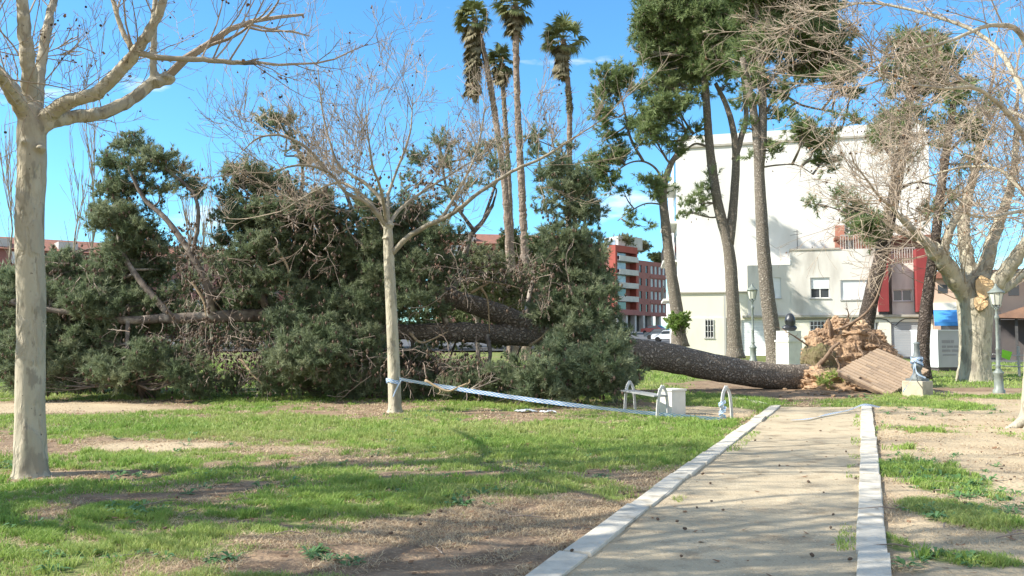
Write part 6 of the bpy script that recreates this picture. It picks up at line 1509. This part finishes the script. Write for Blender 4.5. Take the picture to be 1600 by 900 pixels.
bench(1027, 655, 0, 'pale slatted park bench partly buried under the fallen crown')
bp_ = bench(1127, 657, 0, 'lone pale bench frame by the path with tape tied to its foot', False)
b0 = G(1050, 649); g = Geo(); Mx = rotz(.55, (b0[0] + .05, b0[1] + .2, 0)); g.box((-.19, -.19, -.05), (.19, .19, .50), Mx); g.box((-.21, -.21, .503), (.21, .21, .54), Mx)
g.build('stone_block', M['white_stone'], None, props=P_('pale square stone block standing between the two bench frames', 'stone block'))

# ------------------------------------------------------------------ barrier tape
def ribbon(pts, w, name, label, parent=None, k=14, twist=1.0, seed=1, flat=0.0, check=.05):
    sp = spline(pts, k); n = len(sp); r_ = np.random.default_rng(seed); T = np.gradient(sp, axis=0); T /= np.linalg.norm(T, axis=1)[:, None]
    arc = np.concatenate([[0], np.cumsum(np.linalg.norm(np.diff(sp, axis=0), axis=1))]); me = bpy.data.meshes.new(name); V = []; F_ = []; UV = []
    for i_ in range(n):
        a = flat + twist * (.5 * math.sin(arc[i_] * 1.1 + seed) + .25 * math.sin(arc[i_] * 3.1)); s_ = unit(np.cross(T[i_], [0, 0, 1])); up = np.cross(s_, T[i_]); d = up * math.cos(a) + s_ * math.sin(a)
        for j in range(5): V.append(sp[i_] + d * w * (j / 4 - .5) + s_ * .004 * math.sin(arc[i_] * 9 + j))
    for i_ in range(n - 1):
        for j in range(4): F_.append([i_ * 5 + j, i_ * 5 + j + 1, (i_ + 1) * 5 + j + 1, (i_ + 1) * 5 + j]); UV.append([(arc[i_], j), (arc[i_], j + 1), (arc[i_ + 1], j + 1), (arc[i_ + 1], j)])
    org = np.array(parent.location) if parent is not None else np.array(V[0])
    me.from_pydata([tuple(p - org) for p in V], [], F_); uv = me.uv_layers.new(name='along'); q = 0
    for f in UV:
        for (u_, v_) in f:
            band = {0: 0.05, 1: 1.05, 2: 2.0, 3: 2.95, 4: 3.95}[v_]; uv.data[q].uv = (u_ / check, band * .9 + .1); q += 1
    me.materials.append(M['tape']); o = bpy.data.objects.new(name, me); COL.objects.link(o)
    for p_ in me.polygons: p_.use_smooth = True
    if parent is not None: o.parent = parent
    else: o.location = org
    return o
ta = thing('barrier_tape', 'blue and white barrier tape sagging from the slender tree to the bench frame', 'tape', W(622, 595, 18.9)); 
A = W(624, 592, 18.85); B = W(1128, 655, float(bp_[1]) - .03)
pts = [A + (B - A) * t_ + np.array([0, 0, -.09 * 4 * t_ * (1 - t_)]) for t_ in np.linspace(0, 1, 12)]
ribbon(pts, .085, 'tape_span', '', ta, 10, .7, 2, .25)
tc_ = W(614.5, 595, 19.0); ring = [tc_ + np.array([math.cos(a) * .158, math.sin(a) * .158, .025 * math.sin(a * 2)]) for a in np.linspace(0, 2 * math.pi + .3, 22)]
ribbon(ring, .08, 'tape_loop', '', ta, 3, .12, 3)
ribbon([W(627, 594, 18.83), W(621, 604, 18.82), W(614, 620, 18.84)], .03, 'tape_tail', '', ta, 6, .5, 4)
fp = np.array([bp_[0] + .02, bp_[1] - .02, 0]); ribbon([fp + np.array([math.cos(a) * .07, math.sin(a) * .07, .06 + .32 * a / 12]) for a in np.linspace(0, 12, 26)], .07, 'tape_knot', '', ta, 2, .3, 6)
tb = thing('barrier_tape', 'loose barrier tape trailing over the path and kerb up to the lamp foot', 'tape', G(1250, 656))
def gp(px, py, z=.03): p = G(px, py); p[2] = gz(p[0], p[1]) + z; return p
top_ = np.array([bc[0], bc[1] - .1, .9])
ribbon([gp(1236, 659), gp(1262, 657, .04), gp(1290, 651, .05), gp(1325, 645, .05), gp(1350, 641, .11), gp(1375, 640, .05)], .06, 'tape_span', '', tb, 10, .9, 8, 1.1)
tcc = thing('barrier_tape', 'barrier tape wound round the iron lamp foot with a strand pulled down to the paving', 'tape', (bc[0], bc[1], .7))
ribbon([np.array([bc[0], bc[1], 0]) + np.array([math.cos(a) * .16, math.sin(a) * .16, .95 + .10 * math.sin(a * .7)]) for a in np.linspace(0, 14, 34)], .07, 'tape_loop', '', tcc, 2, .3, 9)
ribbon([top_ + [-.12, -.05, .1], top_ + [-.28, -.2, -.35], W(1411, 612, 21.6)], .035, 'tape_tail', '', tcc, 8, .6, 10)
ribbon([top_ + [-.12, -.05, 0], top_ + [-.14, -.2, -.25], top_ + [.05, -.28, -.38]], .04, 'tape_tail', '', tcc, 8, .6, 12)

# litter, sticks, cones
def crumple(px, py, rx, label, seed):
    c = gp(px, py, .0); r_ = np.random.default_rng(seed); g = Geo(); nx_, ny_ = 26, 8; a = rx * c[1] / F_PX
    X_, Y_ = np.meshgrid(np.linspace(-1, 1, nx_), np.linspace(-1, 1, ny_)); e = np.sqrt(np.maximum(0, 1 - X_ ** 2)) 
    Z_ = .015 + .05 * vnoise(X_ * 4, Y_ * 2, 1, seed) * e + .02 * r_.random(X_.shape); V = np.stack([c[0] + X_ * a, c[1] + Y_ * .16 * (e + .15) + .08 * np.sin(X_ * 5), c[2] + Z_], -1).reshape(-1, 3)
    i_ = np.arange(ny_ - 1)[:, None] * nx_ + np.arange(nx_ - 1)[None]; g.add(V, quads=np.stack([i_, i_ + 1, i_ + nx_ + 1, i_ + nx_], -1).reshape(-1, 4)); g.build('plastic_sheet', M['plastic'], None, props=P_(label, 'litter'))
crumple(822, 643, 18, 'crumpled white plastic lying on the grass below the sagging tape, left piece', 5)
crumple(856, 645, 13, 'smaller crumpled white plastic on the grass below the tape, right piece', 6)
g = Geo(); sp = spline([W(664, 594, 18.6), W(682, 604, 18.55), W(700, 611, 18.5), W(716, 605, 18.5), W(730, 599, 18.5)], 5); g.tube(sp, np.linspace(.03, .018, len(sp)), 6, rough=.1); g.tube(spline([W(686, 607, 18.55), W(688, 612, 18.5), W(684, 616, 18.5)], 3), .012, 5); g.tube(spline([W(728, 602, 18.5), W(734, 597, 18.5), W(733, 593, 18.5)], 3), .014, 5)
g.build('broken_branch', M['stick'], None, True, props=P_('broken pale branch caught in the barrier tape near the slender tree', 'branch'))
def mkcone(seed):
    g_ = bmesh.new(); bmesh.ops.create_icosphere(g_, subdivisions=2, radius=1); rr = random.Random(seed)
    for v in g_.verts: v.co.x *= .62; v.co.y *= .62; v.co *= rr.uniform(.85, 1.15)
    me = bpy.data.meshes.new('pine_cone'); g_.to_mesh(me); g_.free(); me.materials.append(M['cone']); return me
cm = [mkcone(k) for k in range(3)]
r = np.random.default_rng(91)
def cones_at(lst, label, group):
    for (px, py) in lst:
        p = G(px, py); o = bpy.data.objects.new('pine_cone', cm[int(r.integers(3))]); COL.objects.link(o); s_ = r.uniform(.014, .023); o.scale = (s_,) * 3
        base = 0.012 if (path_left(p[1]) < p[0] < path_right(p[1]) and p[1] < 20) else gz(p[0], p[1]) + .02
        o.location = (p[0], p[1], base + s_ * .55); o.rotation_euler = (1.57 + r.normal(0, .2), 0, r.uniform(0, 6)); o['label'] = label; o['category'] = 'pine cone'; o['group'] = group
cones_at([(1028, 815), (1302, 807), (1328, 878), (1287, 772), (1089, 796), (1112, 786), (1058, 818), (1298, 828), (1098, 743), (1110, 758), (1218, 730), (1322, 708), (1337, 750), (1116, 716), (1282, 675), (1130, 800), (1180, 690), (1070, 830)] + [(r.uniform(960, 1330), r.uniform(700, 890)) for _ in range(3)], 'small brown pine cone lying on the sandy path', 'pine cones on the path')
cones_at([(135, 654), (210, 660), (364, 645), (530, 650), (452, 655), (640, 688), (424, 704), (602, 694), (955, 689), (1400, 690), (1508, 789), (1565, 735), (1420, 653), (1548, 810), (1480, 726), (70, 637), (125, 640), (192, 643), (975, 776), (985, 774)] + [(r.uniform(60, 900), r.uniform(650, 880)) for _ in range(26)] + [(r.uniform(1400, 1590), r.uniform(660, 880)) for _ in range(14)], 'small dark pine cone lying in the grass and bare soil', 'pine cones on the lawn')
# dropped twigs
tg = []
for k in range(46):
    px, py = (r.uniform(100, 1000), r.uniform(632, 880)) if k % 3 else (r.uniform(1390, 1590), r.uniform(655, 880)); p = gp(px, py, .015)
    g = Geo(); a = r.uniform(0, 6.28); L_ = r.uniform(.12, .42); d = np.array([math.cos(a), math.sin(a), 0]); s_ = np.array([-d[1], d[0], 0])
    g.tube([p, p + d * L_ * .4 + s_ * r.normal(0, .03) + [0, 0, .02], p + d * L_], [.006, .005, .003], 4); q = p + d * L_ * .45; g.tube([q, q + d * L_ * .2 + s_ * L_ * .25 + [0, 0, .02]], .003, 3)
    g.build('twig', M['dead_twig'], None, props=P_('short dry twig dropped on the lawn', 'twig', 'dry twigs dropped on the lawn'))
# piece of root at the right edge beside the trunk flare
c = gp(1588, 668, 0); g = Geo(); g.tube(spline([c + [.5, .1, .25], c + [.25, 0, .16], c + [0, -.05, .05], c + [-.25, -.1, -.03]], 5), np.linspace(.15, .05, 16), 10, rough=.08); g.tube(spline([c + [.45, -.05, .12], c + [.15, -.2, .06], c + [-.05, -.3, -.02]], 5), np.linspace(.11, .03, 11), 8, rough=.08)
rp = [o for o in COL.objects if o.name.startswith('plane_tree') and o.get('label', '').startswith('bare plane tree at the right edge')][0]
g.build('surface_root', M['plane_bark'], rp, True)
